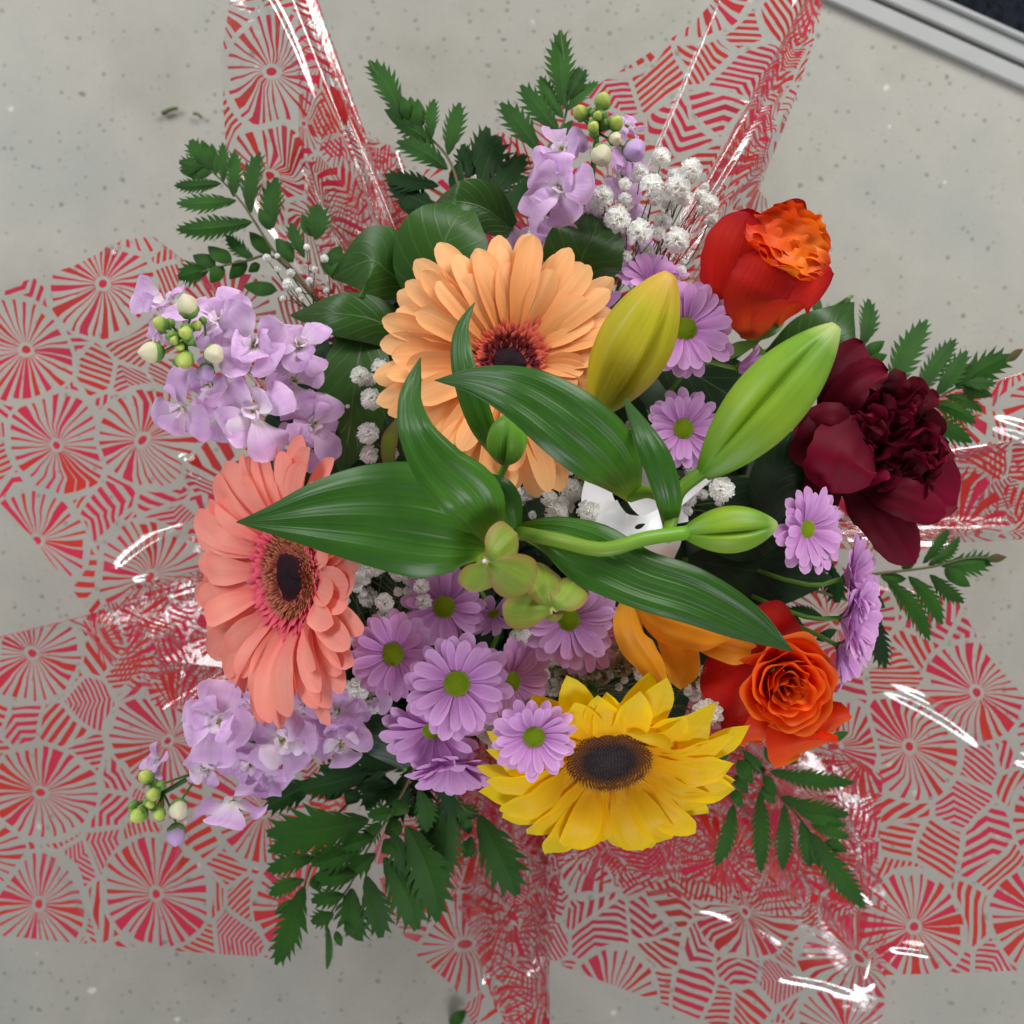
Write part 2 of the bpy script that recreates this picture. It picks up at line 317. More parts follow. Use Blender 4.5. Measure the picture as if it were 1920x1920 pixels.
def film_mat():
    t = NT('printed_cellophane'); uv = t.n('ShaderNodeUVMap').outputs[0]
    wob = t.n('ShaderNodeTexNoise', noise_dimensions='2D'); t.l(uv, wob.inputs['Vector']); wob.inputs['Scale'].default_value = 2.5
    wv = t.n('ShaderNodeVectorMath', operation='SCALE'); t.l(wob.outputs[1], wv.inputs[0]); wv.inputs['Scale'].default_value = .045
    q = t.vmath('ADD', uv, wv.outputs[0]); qx, qy, _ = t.sep(q); q = t.comb(qx, qy, 0.0)
    def vor(vec, feat, rr, scale=1.0):
        v = t.n('ShaderNodeTexVoronoi', voronoi_dimensions='2D', feature=feat); t.l(vec, v.inputs['Vector'])
        v.inputs['Scale'].default_value = scale; v.inputs['Randomness'].default_value = rr; return v.outputs
    A = vor(q, 'F1', .62); Ae = vor(q, 'DISTANCE_TO_EDGE', .62)
    d = t.vmath('SUBTRACT', q, A['Position']); dx, dy, _ = t.sep(d); r = t.vmath('LENGTH', d)
    px, py, _ = t.sep(A['Position'])
    ang = t.math('ADD', t.math('DIVIDE', t.math('ARCTAN2', dy, dx), 2 * math.pi), .5)
    a = t.math('MULTIPLY', ang, 27.0); sec = t.math('FLOOR', a); fr = t.math('FRACT', a)
    wn = t.n('ShaderNodeTexWhiteNoise', noise_dimensions='3D')
    t.l(t.comb(t.math('ADD', sec, .5), t.math('FLOOR', t.math('MULTIPLY', px, 37)), t.math('FLOOR', t.math('MULTIPLY', py, 37))), wn.inputs[0])
    w1 = t.math('ADD', .125, t.math('MULTIPLY', t.math('POWER', wn.outputs['Value'], 3.0), .34))
    spoke = t.math('LESS_THAN', t.math('ABSOLUTE', t.math('SUBTRACT', fr, .5)), w1)
    r1, g1, b1 = t.sep(wn.outputs['Color'])
    rout = t.math('ADD', .40, t.math('MULTIPLY', g1, .05))
    spoke = t.math('MULTIPLY', spoke, t.math('MULTIPLY', t.math('LESS_THAN', r, rout), t.math('GREATER_THAN', Ae['Distance'], .022)))
    spoke = t.math('MULTIPLY', spoke, t.math('GREATER_THAN', r, .065))
    spoke = t.math('MAXIMUM', spoke, t.math('LESS_THAN', r, .035))
    # the pieces between the wheels: stripes in small cells
    q2 = t.vmath('ADD', q, t.comb(13.7, 4.2, 0.0))
    B = vor(q2, 'F1', 1.0, 2.6); Be = vor(q2, 'DISTANCE_TO_EDGE', 1.0, 2.6)
    c1, c2, c3 = t.sep(B['Color'])
    d2 = t.vmath('SUBTRACT', q2, B['Position']); ex, ey, _ = t.sep(d2)
    th = t.math('MULTIPLY', c1, 6.283)
    across = t.math('ADD', t.math('MULTIPLY', ex, t.math('COSINE', th)), t.math('MULTIPLY', ey, t.math('SINE', th)))
    along = t.math('SUBTRACT', t.math('MULTIPLY', ey, t.math('COSINE', th)), t.math('MULTIPLY', ex, t.math('SINE', th)))
    across = t.math('ADD', across, t.math('MULTIPLY', t.math('ABSOLUTE', along), t.math('MULTIPLY', t.math('GREATER_THAN', c3, .55), .5)))
    fq = t.math('ADD', 11.0, t.math('MULTIPLY', c2, 12.0))
    st = t.math('LESS_THAN', t.math('FRACT', t.math('MULTIPLY', across, fq)), .53)
    st = t.math('MULTIPLY', st, t.math('GREATER_THAN', Be['Distance'], .055))
    st = t.math('MULTIPLY', st, t.math('GREATER_THAN', r, .475))
    mask = t.math('MAXIMUM', spoke, st)
    inwheel = t.math('LESS_THAN', r, .46)
    sel = t.math('ADD', t.math('MULTIPLY', inwheel, b1), t.math('MULTIPLY', t.math('SUBTRACT', 1, inwheel), c3))
    ink = t.ramp(sel, [(0, lin(220, 44, 34)), (.45, lin(218, 40, 40)), (.55, lin(222, 30, 74)), (1, lin(224, 32, 82))])
    df = t.n('ShaderNodeBsdfDiffuse'); t.l(ink, df.inputs[0]); tl = t.n('ShaderNodeBsdfTranslucent'); t.l(ink, tl.inputs[0])
    tp = t.n('ShaderNodeBsdfTransparent'); tp.inputs[0].default_value = (.97, .97, .97, 1)
    hz = t.n('ShaderNodeBsdfDiffuse'); hz.inputs[0].default_value = (.8, .78, .78, 1)
    ti = t.n('ShaderNodeBsdfTransparent'); t.l(t.mix(.6, (1, .7, .7, 1), ink), ti.inputs[0])
    pr = t.mixsh(.86, ti.outputs[0], t.mixsh(.45, df.outputs[0], tl.outputs[0]))
    base = t.mixsh(mask, t.mixsh(.03, tp.outputs[0], hz.outputs[0]), pr)
    gl = t.n('ShaderNodeBsdfGlossy'); gl.inputs['Roughness'].default_value = .09
    cr = t.noise(uv, 6, 3); bm = t.n('ShaderNodeBump'); bm.inputs['Strength'].default_value = .10; bm.inputs['Distance'].default_value = .004; t.l(cr, bm.inputs['Height']); t.l(bm.outputs[0], gl.inputs['Normal'])
    fz = t.n('ShaderNodeFresnel'); fz.inputs[0].default_value = 1.5; t.l(bm.outputs[0], fz.inputs['Normal'])
    return t.done(t.mixsh(t.math('MINIMUM', t.math('MULTIPLY', fz.outputs[0], 1.5), .28), base, gl.outputs[0]))
M['floor'] = floor_mat(); M['film'] = film_mat()

# ------------------------------------------------------------------ floor, threshold, mat, scraps
fl = bpy.data.objects.new('floor', make_mesh('floor', ([(-4, -4, 0), (4, -4, 0), (4, 4, 0), (-4, 4, 0)], [(0, 1, 2, 3)], [(0, 0), (1, 0), (1, 1), (0, 1)]), M['floor']))
COL.objects.link(fl); tag(fl, 'pale grey polished concrete floor with small dark specks', None, None, 'structure')
u2 = Vector((.913, -.407, 0)).normalized(); n2 = Vector((u2.y * -1, u2.x, 0)); P0 = P(1552, 0, .006); px0 = S(.006)
def bar(a, b, z0, z1, rad=.0015, l0=-.5, l1=1.2):
    s = [(a, z0), (a, z1 - rad), (a + rad, z1), (b - rad, z1), (b, z1 - rad), (b, z0)]
    v = []; 
    for l in (l0, l1):
        for o, z in s: p = P0 + u2 * l + n2 * o; v.append((p.x, p.y, z))
    n = len(s); f = [(i, i + 1, n + i + 1, n + i) for i in range(n - 1)] + [tuple(range(n - 1, -1, -1)), tuple(range(n, 2 * n))]
    return v, f, [(0, 0)] * (2 * n)
def flat(o):
    o.data.polygons.foreach_set('use_smooth', [False] * len(o.data.polygons)); return o
th = thing('door_threshold', P0, 'grey metal threshold with two raised rails crossing the upper right corner', 'threshold')
flat(part('rail', bar(0, 34 * px0, 0.0005, .006), M['alu'], th)); flat(part('groove_strip', bar(34.2 * px0, 42 * px0, .0005, .003), M['rubber'], th))
flat(part('rail', bar(42.2 * px0, 76 * px0, .0005, .007), M['alu'], th)); flat(part('lip', bar(76.2 * px0, 88 * px0, .0005, .011), M['alu'], th, label='raised bright inner lip of the threshold'))
dm = thing('door_mat', P0 + n2 * .2 + Vector((0, 0, 0)), 'black fibre door mat beyond the metal threshold', 'door mat')
flat(part('backing', bar(89 * px0, .9, .0005, .004), M['mat'], dm))
mb = MB()
for k in range(5200):
    p = P0 + u2 * rnd(-.1, .45) + n2 * rnd(91 * px0, .22); h_ = rnd(.004, .009)
    q = p + Vector((rnd(-.006, .006), rnd(-.006, .006), 0))
    mb.add(([(p.x - .0006, p.y, .004), (p.x + .0006, p.y, .004), (q.x + .0005, q.y + .0004, h_), (q.x - .0005, q.y, h_)], [(0, 1, 2, 3)], [(0, 0), (1, 0), (1, 1), (0, 1)]))
part('pile', mb.geo(), M['mat'], dm, kind='stuff')
def scrap(name, a, b, r, label, cat, m='clip'):
    t = thing(name, P(*a, .004), label, cat, 'plant scraps on the floor')
    A, B = P(*a, .004), P(*b, .004); part('stalk', tube([A, (A + B) / 2 + Vector((.001, .001, .001)), B], r, r * .7, 7, 6), M[m], t)
scrap('stem_clipping', (304, 213), (334, 203), .0022, 'short green stem clipping on the floor above the upper left fern', 'clipping')
scrap('stem_clipping', (363, 213), (378, 221), .0014, 'tiny faint stem clipping beside the longer one on the floor', 'clipping')
sl = thing('leaf_scrap', P(862, 1905, .004), 'small dark green leaf scrap on the floor at the bottom edge', 'leaf', 'plant scraps on the floor')
part('leaf_blade', blade([P(846, 1925, .003), P(858, 1908, .009), P(876, 1895, .004)], 13 * S(.005), 'lance', cup=.2, nu=8, nv=4), M['fern'], sl)

# ------------------------------------------------------------------ cellophane wrapper
wrap = thing('cellophane_wrapper', (0, 0, BIND.z), 'clear cellophane wrapper printed with red and pink spoked wheels, spread open around the bouquet', 'wrapper')
def flap(outer, a0, a1, seed, creases=(), nc=240, nr=170, folds=7, amp=.006, rot=0.0, off=(0, 0), inner_r=.035, dens=1.0):
    """outer: (px,py,z) polyline from one side of the flap to the other; a0..a1: the arc at the tie, in degrees"""
    o = [P(*q) for q in outer]; d = [0]
    for i in range(1, len(o)): d.append(d[-1] + (o[i] - o[i - 1]).length)
    d = np.array(d) / d[-1]; O = np.stack([np.interp(np.linspace(0, 1, nc + 1), d, [q[k] for q in o]) for k in range(3)], -1)
    ang = np.radians(np.linspace(a0, a1, nc + 1)); zi = BIND.z
    I = np.stack([np.cos(ang) * inner_r, np.sin(ang) * inner_r, np.full(nc + 1, zi)], -1)
    t = np.linspace(0, 1, nr + 1)[:, None, None]
    pos = I[None] * (1 - t) + O[None] * t
    tt = t[..., 0]; pos[..., 2] = zi + (O[None, :, 2] - zi) * (1 - (1 - tt) ** 4) - .0
    jj = np.linspace(0, 1, nc + 1)[None, :]
    ph = rnd(0, 6)
    fo = np.abs(((jj * folds + .22 * np.sin(tt * 3 + ph) + ph) % 1.0) - .5) * 2      # sharp radial pleats, dying out outwards
    fall = np.clip(1.15 - tt, 0, 1) ** 1.3
    pos[..., 2] += amp * .6 * (fo - .5) * fall
    broad = np.sin(jj * 5.1 + tt * 2.3 + ph) * .0045 + np.sin(jj * 9.7 - tt * 4.1 + ph * 2) * .002
    pos[..., 2] += broad * np.clip(tt * 1.4 - .25, 0, 1)
    for cr in creases:
        c0, c1, wd, hh = cr; A = np.array(P(*c0, .2))[:2]; B = np.array(P(*c1, .2))[:2]; D = B - A; LL = np.linalg.norm(D)
        rel = pos[..., :2] - A; s = np.clip((rel @ D) / LL ** 2, 0, 1); bow = np.sin(s * np.pi) * LL * .05
        nn = np.array((-D[1], D[0])) / LL; dist = rel @ nn - bow; e = np.abs(rel @ D / LL ** 2 - s) * LL
        wpx = wd * .00052
        pos[..., 2] += wpx * 1.25 * np.sign(hh) * np.exp(-(dist / wpx) ** 2) * np.sin(np.clip(s, .001, .999) * np.pi) ** .5 * np.exp(-(e / (wpx * 2)) ** 2)
    ca, sa = math.cos(rot), math.sin(rot); x, y = pos[..., 0], pos[..., 1]
    k = dens / .088
    ux = (x * ca - y * sa) * k + off[0] + amp * 60 * fo * fall; uy = (x * sa + y * ca) * k + off[1] + (pos[..., 2]) * 3
    idx = np.arange((nr + 1) * (nc + 1)).reshape(nr + 1, nc + 1)
    f = np.stack([idx[:-1, :-1], idx[1:, :-1], idx[1:, 1:], idx[:-1, 1:]], -1).reshape(-1, 4)
    part('film_flap', (pos.reshape(-1, 3).tolist(), f.tolist(), np.stack([ux, uy], -1).reshape(-1, 2).tolist()), M['film'], wrap)
# upper left point
flap([(640, 560, .26), (500, 430, .25), (428, 290, .24), (418, 120, .25), (446, -70, .27), (500, -130, .27), (548, -70, .26), (598, 90, .25), (650, 210, .25), (735, 280, .25), (800, 440, .26)], 175, 95, 1,
     creases=[((470, -20), (625, 280), 7, .016)], folds=9, off=(.3, .2), rot=.5)
flap([(600, 500, .24), (560, 300, .22), (560, 60, .23), (575, -60, .22), (610, 120, .23), (690, 258, .25), (745, 272, .25), (790, 420, .25)], 150, 92, 9, folds=11, amp=.009, off=(3.3, 1.2), rot=1.9, nc=80, nr=60, dens=1.7)
# upper right point
flap([(900, 330, .26), (960, 250, .27), (1120, 158, .26), (1230, 92, .25), (1300, 45, .25), (1350, -10, .25), (1400, -120, .255), (1560, -90, .262), (1532, 30, .262), (1465, 190, .262), (1428, 330, .26), (1390, 480, .26)], 105, 40, 2,
     creases=[((1462, -30), (1445, 110), 6, .018), ((1470, 130), (1415, 215), 4, .012), ((1250, 262), (1390, 262), 3, .008)], folds=6, off=(1.35, 2.52), rot=-.4)
flap([(1300, 400, .25), (1380, 300, .26), (1440, 180, .26), (1500, 40, .27), (1560, -90, .285), (1530, 60, .285), (1480, 210, .28), (1420, 360, .27), (1440, 380, .26), (1400, 520, .26)], 70, 35, 8, folds=10, amp=.009, off=(.35, 7.52), rot=2.4, nc=80, nr=60, dens=1.7)
# right point
flap([(1600, 780, .25), (1745, 850, .25), (1770, 815, .25), (1860, 770, .24), (1890, 712, .24), (2050, 660, .25), (2080, 1000, .24), (1920, 1012, .24), (1800, 1018, .24), (1690, 1040, .25)], 25, -10, 3,
     creases=[((1880, 720), (2000, 690), 6, .014), ((1830, 765), (1960, 720), 8, .018), ((1790, 800), (1930, 860), 9, .014), ((1860, 850), (1960, 880), 10, -.014)], folds=7, amp=.008, off=(5.1, .7), rot=.9)
flap([(1600, 860, .24), (1760, 835, .24), (1900, 850, .24), (2060, 800, .25), (2060, 960, .23), (1700, 1010, .24)], 15, -12, 7, folds=6, amp=.007, off=(9.1, 3.7), rot=-.9, nc=80, nr=60, dens=1.5)
# lower right sheet
flap([(1560, 1040, .215), (1640, 1120, .21), (1795, 1120, .205), (1850, 1225, .20), (1925, 1310, .20), (2060, 1440, .20), (2060, 1812, .19), (1920, 1814, .19), (1655, 1822, .19), (1560, 1740, .20), (1440, 1640, .215)], 0, -65, 4,
     creases=[((1650, 1285), (1850, 1400), 9, .018), ((1670, 1775), (1760, 1790), 7, .012), ((1900, 1420), (1960, 1440), 7, .014)], folds=5, amp=.005, off=(.15, 4.5), rot=.35)
# bottom sheet
flap([(1640, 1560, .22), (1668, 1700, .17), (1662, 1880, .16), (1640, 1990, .15), (1500, 2040, .14), (1400, 1950, .14), (1250, 1885, .15), (1130, 1838, .16), (1030, 1798, .17), (1026, 1640, .21), (960, 1560, .23)], -38, -88, 5,
     creases=[((1655, 1700), (1650, 1900), 11, .018), ((1490, 1885), (1640, 1910), 8, .014), ((1330, 1760), (1500, 1820), 4, .008), ((1280, 1620), (1320, 1690), 5, .012)], folds=8, amp=.007, off=(7.3, 1.1), rot=-.25)
flap([(1600, 1540, .23), (1640, 1700, .20), (1560, 1750, .19), (1400, 1700, .19), (1250, 1680, .2), (1120, 1650, .21), (1040, 1600, .22)], -45, -85, 6, folds=9, amp=.008, off=(2.3, 6.1), rot=1.25, nc=80, nr=60, dens=1.6)
# bottom middle point
flap([(1000, 1500, .24), (1024, 1660, .22), (1030, 1800, .20), (1032, 2000, .18), (905, 2010, .17), (890, 1930, .17), (850, 1850, .18), (780, 1790, .19), (730, 1710, .21), (700, 1600, .23)], -78, -118, 10,
     creases=[((990, 1680), (985, 1860), 7, .012), ((1005, 1780), (1000, 1840), 8, .012), ((930, 1700), (900, 1880), 6, .01)], folds=8, amp=.007, off=(4.3, 9.1), rot=.65)
flap([(1010, 1500, .23), (1020, 1700, .21), (1028, 1990, .17), (960, 1960, .17), (900, 1780, .19), (820, 1640, .22)], -80, -105, 11, folds=8, amp=.009, off=(6.3, 2.6), rot=2.05, nc=70, nr=60, dens=1.7)
# lower left sheet
flap([(620, 1480, .24), (524, 1640, .21), (517, 1793, .18), (260, 1772, .17), (0, 1748, .16), (-120, 1740, .16), (-150, 1230, .19), (0, 1198, .20), (165, 1152, .21), (330, 1090, .23), (460, 1040, .25)], -128, -186, 12,
     creases=[((48, 1620), (160, 1760), 8, .018), ((40, 1190), (190, 1160), 6, .010), ((210, 1200), (330, 1270), 7, .010), ((330, 1560), (300, 1700), 6, .006)], folds=5, amp=.006, off=(1.9, 3.3), rot=.1)
# upper left sheet
flap([(480, 1260, .24), (300, 1240, .22), (168, 1154, .20), (120, 1092, .20), (60, 1012, .19), (0, 945, .19), (-130, 860, .19), (-140, 590, .20), (0, 541, .21), (140, 500, .22), (235, 452, .22), (292, 446, .22), (350, 512, .24), (520, 520, .26)], -172, -225, 13,
     creases=[((220, 1070), (350, 985), 7, .016), ((245, 1098), (300, 1090), 7, .010), ((340, 850), (350, 900), 10, .012), ((215, 450), (240, 490), 10, .012)], folds=6, amp=.006, off=(3.1, .4), rot=-.2)
flap([(420, 1330, .23), (300, 1330, .21), (200, 1250, .20), (160, 1160, .20), (240, 1100, .21), (420, 1060, .24)], -165, -195, 14, folds=9, amp=.008, off=(8.3, 5.6), rot=1.05, nc=70, nr=60, dens=1.7)
flap([(1000, 1450, .235), (1060, 1600, .22), (1040, 1700, .21), (960, 1690, .21), (900, 1600, .22), (860, 1500, .23)], -75, -110, 16, folds=9, amp=.008, off=(3.3, 2.1), rot=.35, nc=70, nr=60, dens=2.1)
flap([(1640, 1500, .225), (1620, 1640, .21), (1500, 1690, .2), (1350, 1660, .2), (1200, 1640, .21), (1060, 1600, .22)], -40, -85, 17, folds=9, amp=.008, off=(6.3, 2.9), rot=2.25, nc=80, nr=60, dens=2.0)
flap([(430, 1360, .23), (360, 1350, .215), (300, 1290, .21), (290, 1180, .21), (330, 1110, .22), (440, 1060, .24)], -165, -195, 18, folds=9, amp=.008, off=(1.3, 8.6), rot=.35, nc=70, nr=60, dens=2.2)
flap([(640, 520, .235), (650, 380, .23), (690, 270, .235), (745, 280, .245), (800, 430, .25)], 140, 95, 19, folds=9, amp=.008, off=(4.3, 6.6), rot=.75, nc=70, nr=60, dens=2.1)
flap([(1010, 1480, .245), (1050, 1640, .23), (1032, 1800, .21), (1010, 1990, .19), (930, 1900, .19), (880, 1740, .21), (850, 1560, .23)], -72, -112, 20, folds=7, amp=.006, off=(8.3, 4.1), rot=1.15, nc=70, nr=60)
flap([(1660, 1460, .235), (1650, 1600, .22), (1600, 1700, .21), (1460, 1690, .21), (1300, 1640, .21), (1150, 1625, .22), (1050, 1560, .23)], -36, -85, 21, folds=8, amp=.006, off=(2.3, 8.9), rot=.75, nc=80, nr=60, dens=1.2)
flap([(450, 1380, .235), (400, 1370, .225), (330, 1330, .22), (240, 1230, .215), (260, 1140, .22), (440, 1030, .245)], -163, -197, 22, folds=7, amp=.006, off=(9.3, 7.6), rot=2.35, nc=70, nr=60, dens=1.3)
flap([(1620, 830, .235), (1760, 850, .23), (1860, 870, .23), (1900, 980, .22), (1800, 1010, .225), (1650, 1020, .235)], 14, -12, 23, folds=6, amp=.006, off=(4.1, 1.7), rot=.3, nc=70, nr=60, dens=1.2)
# stretch of film behind the top ferns
flap([(700, 480, .25), (760, 330, .24), (880, 300, .24), (940, 250, .25), (1000, 300, .26), (1100, 420, .26)], 110, 75, 15, creases=[((940, 250), (990, 290), 14, .014)], folds=6, amp=.006, off=(5.3, 8.6), rot=.45, nc=70, nr=50)

# ------------------------------------------------------------------ dark massed greenery and broad leaves
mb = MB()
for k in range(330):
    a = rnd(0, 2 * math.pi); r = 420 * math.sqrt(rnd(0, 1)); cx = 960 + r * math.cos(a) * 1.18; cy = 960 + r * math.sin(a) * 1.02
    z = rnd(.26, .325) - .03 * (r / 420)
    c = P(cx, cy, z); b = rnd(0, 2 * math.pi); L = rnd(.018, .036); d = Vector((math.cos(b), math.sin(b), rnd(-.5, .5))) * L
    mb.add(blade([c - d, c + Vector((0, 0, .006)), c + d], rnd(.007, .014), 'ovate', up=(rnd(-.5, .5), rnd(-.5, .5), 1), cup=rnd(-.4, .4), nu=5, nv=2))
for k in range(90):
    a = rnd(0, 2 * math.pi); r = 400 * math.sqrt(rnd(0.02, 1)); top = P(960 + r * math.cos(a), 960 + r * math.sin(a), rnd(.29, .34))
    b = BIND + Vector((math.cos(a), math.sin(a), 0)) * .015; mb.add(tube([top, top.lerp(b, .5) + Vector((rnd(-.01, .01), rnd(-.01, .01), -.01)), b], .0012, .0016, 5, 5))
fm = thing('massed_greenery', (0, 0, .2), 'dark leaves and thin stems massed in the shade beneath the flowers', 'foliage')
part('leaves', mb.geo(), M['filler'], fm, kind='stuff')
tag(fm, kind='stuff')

def leaf(pts, widths, label, m='salal', cup=-.12, z=None, group='broad glossy leaves around the gerberas', **kw):
    p3 = [P(*q) for q in pts]; s = S(pts[len(pts) // 2][2])
    t = thing('broad_leaf', p3[0], label, 'leaf', group)
    part('leaf_blade', blade(p3, 0, widths=[w_ * s for w_ in widths], cup=cup, crease=kw.pop('crease', .10), nu=24, nv=12, wave=kw.pop('wave', .05), wf=1.7, **kw), M[m], t)
    add_stem(t, p3[0], .0013, M['stem'], (0, 0, 1))
leaf([(790, 560, .36), (730, 510, .375), (690, 490, .375), (622, 522, .35)], [4, 62, 66, 2], 'dark broad leaf pointing left at the upper left of the peach gerbera, beside the cellophane')
leaf([(840, 600, .37), (822, 500, .385), (848, 420, .385), (880, 378, .37)], [30, 86, 72, 2], 'upright broad leaf directly above and left of the peach gerbera petals')
leaf([(960, 430, .36), (905, 390, .37), (850, 378, .375), (815, 385, .35)], [20, 48, 34, 2], 'curled broad leaf at the top, under the dark ferns', crease=.3)
leaf([(1080, 560, .37), (1090, 490, .385), (1112, 440, .385), (1132, 388, .36)], [30, 74, 62, 2], 'broad leaf between the peach gerbera and the top stock blossoms', crease=.15)
leaf([(770, 640, .36), (700, 600, .375), (620, 588, .375), (545, 592, .35)], [30, 44, 38, 2], 'pale-lit rounded leaf right of the left stock blossoms', m='salal', cup=-.25)
leaf([(690, 580, .36), (668, 700, .372), (655, 800, .372), (640, 885, .35)], [20, 66, 58, 6], 'long dark leaf between the left stock and the baby breath', m='salal')
leaf([(1450, 700, .35), (1520, 650, .36), (1570, 610, .36), (1602, 566, .34)], [40, 60, 44, 1], 'broad leaf with a pointed tip beneath the upper red rose')
leaf([(1590, 560, .34), (1580, 640, .345), (1572, 700, .345), (1540, 760, .33)], [4, 26, 24, 4], 'folded leaf edge beside the green lily bud tip and the peony')
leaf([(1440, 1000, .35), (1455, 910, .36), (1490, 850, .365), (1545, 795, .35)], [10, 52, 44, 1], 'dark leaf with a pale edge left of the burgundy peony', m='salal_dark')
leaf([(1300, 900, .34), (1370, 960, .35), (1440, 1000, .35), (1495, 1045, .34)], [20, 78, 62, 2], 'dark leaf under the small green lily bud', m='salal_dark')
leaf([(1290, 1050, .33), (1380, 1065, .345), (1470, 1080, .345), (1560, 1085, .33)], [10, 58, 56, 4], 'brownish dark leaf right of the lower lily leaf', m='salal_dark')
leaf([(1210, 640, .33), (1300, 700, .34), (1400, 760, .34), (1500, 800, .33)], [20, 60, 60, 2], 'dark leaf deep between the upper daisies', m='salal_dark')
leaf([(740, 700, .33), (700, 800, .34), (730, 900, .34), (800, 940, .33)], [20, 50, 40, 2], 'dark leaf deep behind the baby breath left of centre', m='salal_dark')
leaf([(735, 905, .36), (728, 850, .37), (733, 815, .37), (742, 785, .36)], [6, 14, 14, 1], 'small olive leaf standing beside the twisted lily leaf', m='lily_young')
leaf([(760, 1440, .33), (730, 1390, .34), (700, 1350, .34), (640, 1330, .32)], [10, 46, 44, 2], 'dark leaf between the lower stock and the daisies', m='salal_dark')
leaf([(1340, 1180, .33), (1400, 1150, .34), (1450, 1120, .34), (1440, 1110, .33)], [14, 20, 16, 1], 'small pale leaf above the lower rose', m='lily_young')

# ------------------------------------------------------------------ fern fronds
def pinna(a, b, hw, N=(0, 0, 1), bend=.06):
    """toothed leaflet: one mesh, both rows of lobes"""
    A, B = np.array(a), np.array(b); L = np.linalg.norm(B - A); D = (B - A) / L
    Sd = unit(np.cross(D, np.array(N, dtype=float))); Nn = np.cross(Sd, D)
    n = max(6, min(16, int(L / (hw * .56)))); v = []; f = []; uv = []; bow = rnd(-1, 1) * bend * L
    def mid(u): return A + D * L * u + Sd * bow * math.sin(math.pi * u) + Nn * (.05 * L * math.sin(math.pi * u))
    def wd(u): return hw * float(prof('pointed', min(1, u * .96 + .06))) * (1.0 if u < 1 else 0)
    for sgn in (-1, 1):
        base = len(v)
        for k in range(n + 1):
            u = k / n; w_ = wd(u); nd = .34 + .40 * u
            m_ = mid(u); nn_ = mid(min(1, u + .03)) + Sd * sgn * w_ * nd - Nn * .10 * w_
            v += [tuple(m_), tuple(nn_)]; uv += [(u, .5), (u, .5 + sgn * .5 * nd)]
        for k in range(n):
            a0 = base + 2 * k; um = (k + .5) / n; st = 1.0 / n; w_ = wd(um) * rnd(.92, 1.08); lift = Nn * w_ * rnd(-.28, .02)
            c = mid(min(1, um + st * .62)) + Sd * sgn * w_ * .84 + lift * .6; d_ = mid(min(1.02, um + st * 1.45)) + Sd * sgn * w_ * 1.04 + lift
            i = len(v); v += [tuple(c), tuple(d_)]; uv += [(um, .5 + sgn * .5), (min(1, um + st * .5), .5 + sgn * .45)]
            f += [(a0, a0 + 2, a0 + 3, a0 + 1), (a0 + 1, a0 + 3, i + 1, i)]
    if True: f = [q if (i // 1) >= 0 else q for i, q in enumerate(f)]
    return v, f, uv
def frond(label, rachis, pins, z, zt, m='fern', brown=(), wk=1.0, group='serrated fern fronds around the rim'):
    c0 = rachis[0]; t = thing('fern_frond', P(c0[0], c0[1], z), label, 'fern', group)
    n = len(rachis); pts = [P(x, y, z + (zt - z) * i / (n - 1)) for i, (x, y) in enumerate(rachis)]
    part('rachis', tube(pts, .0011, .0005, 6, 16), M['rachis'], t)
    far = max(math.hypot(x - c0[0], y - c0[1]) for x, y in rachis) + 1
    for i, (bx, by, tx, ty, hw) in enumerate(pins):
        f0 = min(1, math.hypot(bx - c0[0], by - c0[1]) / far); f1 = min(1.15, math.hypot(tx - c0[0], ty - c0[1]) / far)
        za = z + (zt - z) * f0 + .001; zb = z + (zt - z) * f1 + rnd(-.008, .004)
        A, B = P(bx, by, za), P(tx, ty, zb); w_ = hw * S(za) * wk; ll = math.hypot(tx - bx, ty - by)
        mm = M['fern_brown'] if i in brown else M[m]
        Nn = (rnd(-.3, .3), rnd(-.3, .3), 1)
        if hw <= 13 and ll < 68: g = blade([A, A.lerp(B, .5) + Vector((0, 0, .002)), B], w_ * 1.2, 'lance', up=Nn, cup=-.15, crease=-.1, nu=8, nv=4, edge=.05)
        else: g = pinna(A, B, w_ * 1.3, Nn)
        part('leaflet', g, mm, t)
    add_stem(t, pts[0], .0014, M['rachis'])
frond('curling fern frond at the far upper left, on the bare floor', [(600, 570), (545, 500), (515, 473), (479, 418), (449, 374), (408, 331), (364, 294)],
      [(474, 416, 331, 431, 18), (444, 376, 332, 381, 16), (415, 344, 327, 348, 12), (398, 324, 336, 319, 13), (382, 312, 336, 303, 14), (382, 308, 358, 262, 17), (394, 320, 378, 262, 13), (405, 330, 396, 268, 10),
       (419, 342, 417, 268, 12), (438, 370, 440, 282, 14), (470, 400, 486, 286, 20), (511, 429, 518, 333, 20), (508, 432, 485, 390, 9), (550, 492, 516, 446, 13), (571, 484, 545, 418, 13), (592, 450, 596, 383, 22), (589, 445, 566, 400, 11)], .31, .285)
frond('low fern frond just above the left stock blossoms', [(590, 560), (515, 482), (463, 489), (419, 498), (380, 510), (340, 521)],
      [(476, 487, 423, 441, 13), (508, 478, 467, 434, 12), (435, 492, 389, 461, 13), (405, 498, 361, 478, 13), (391, 507, 334, 521, 20), (419, 498, 394, 531, 12), (463, 489, 430, 524, 12), (488, 496, 465, 510, 8), (520, 545, 455, 535, 13), (640, 520, 600, 480, 13), (620, 500, 640, 460, 13)], .30, .28)
frond('long fern frond pointing up left of the top centre', [(880, 420), (860, 351), (843, 301), (814, 265), (776, 232), (740, 189), (692, 114)],
      [(752, 222, 692, 114, 21), (788, 241, 783, 184, 11), (776, 232, 769, 180, 10), (809, 260, 814, 186, 13), (840, 291, 862, 193, 18), (776, 240, 720, 205, 12), (814, 270, 740, 229, 17), (840, 318, 745, 265, 20), (765, 225, 755, 180, 9)], .32, .29)
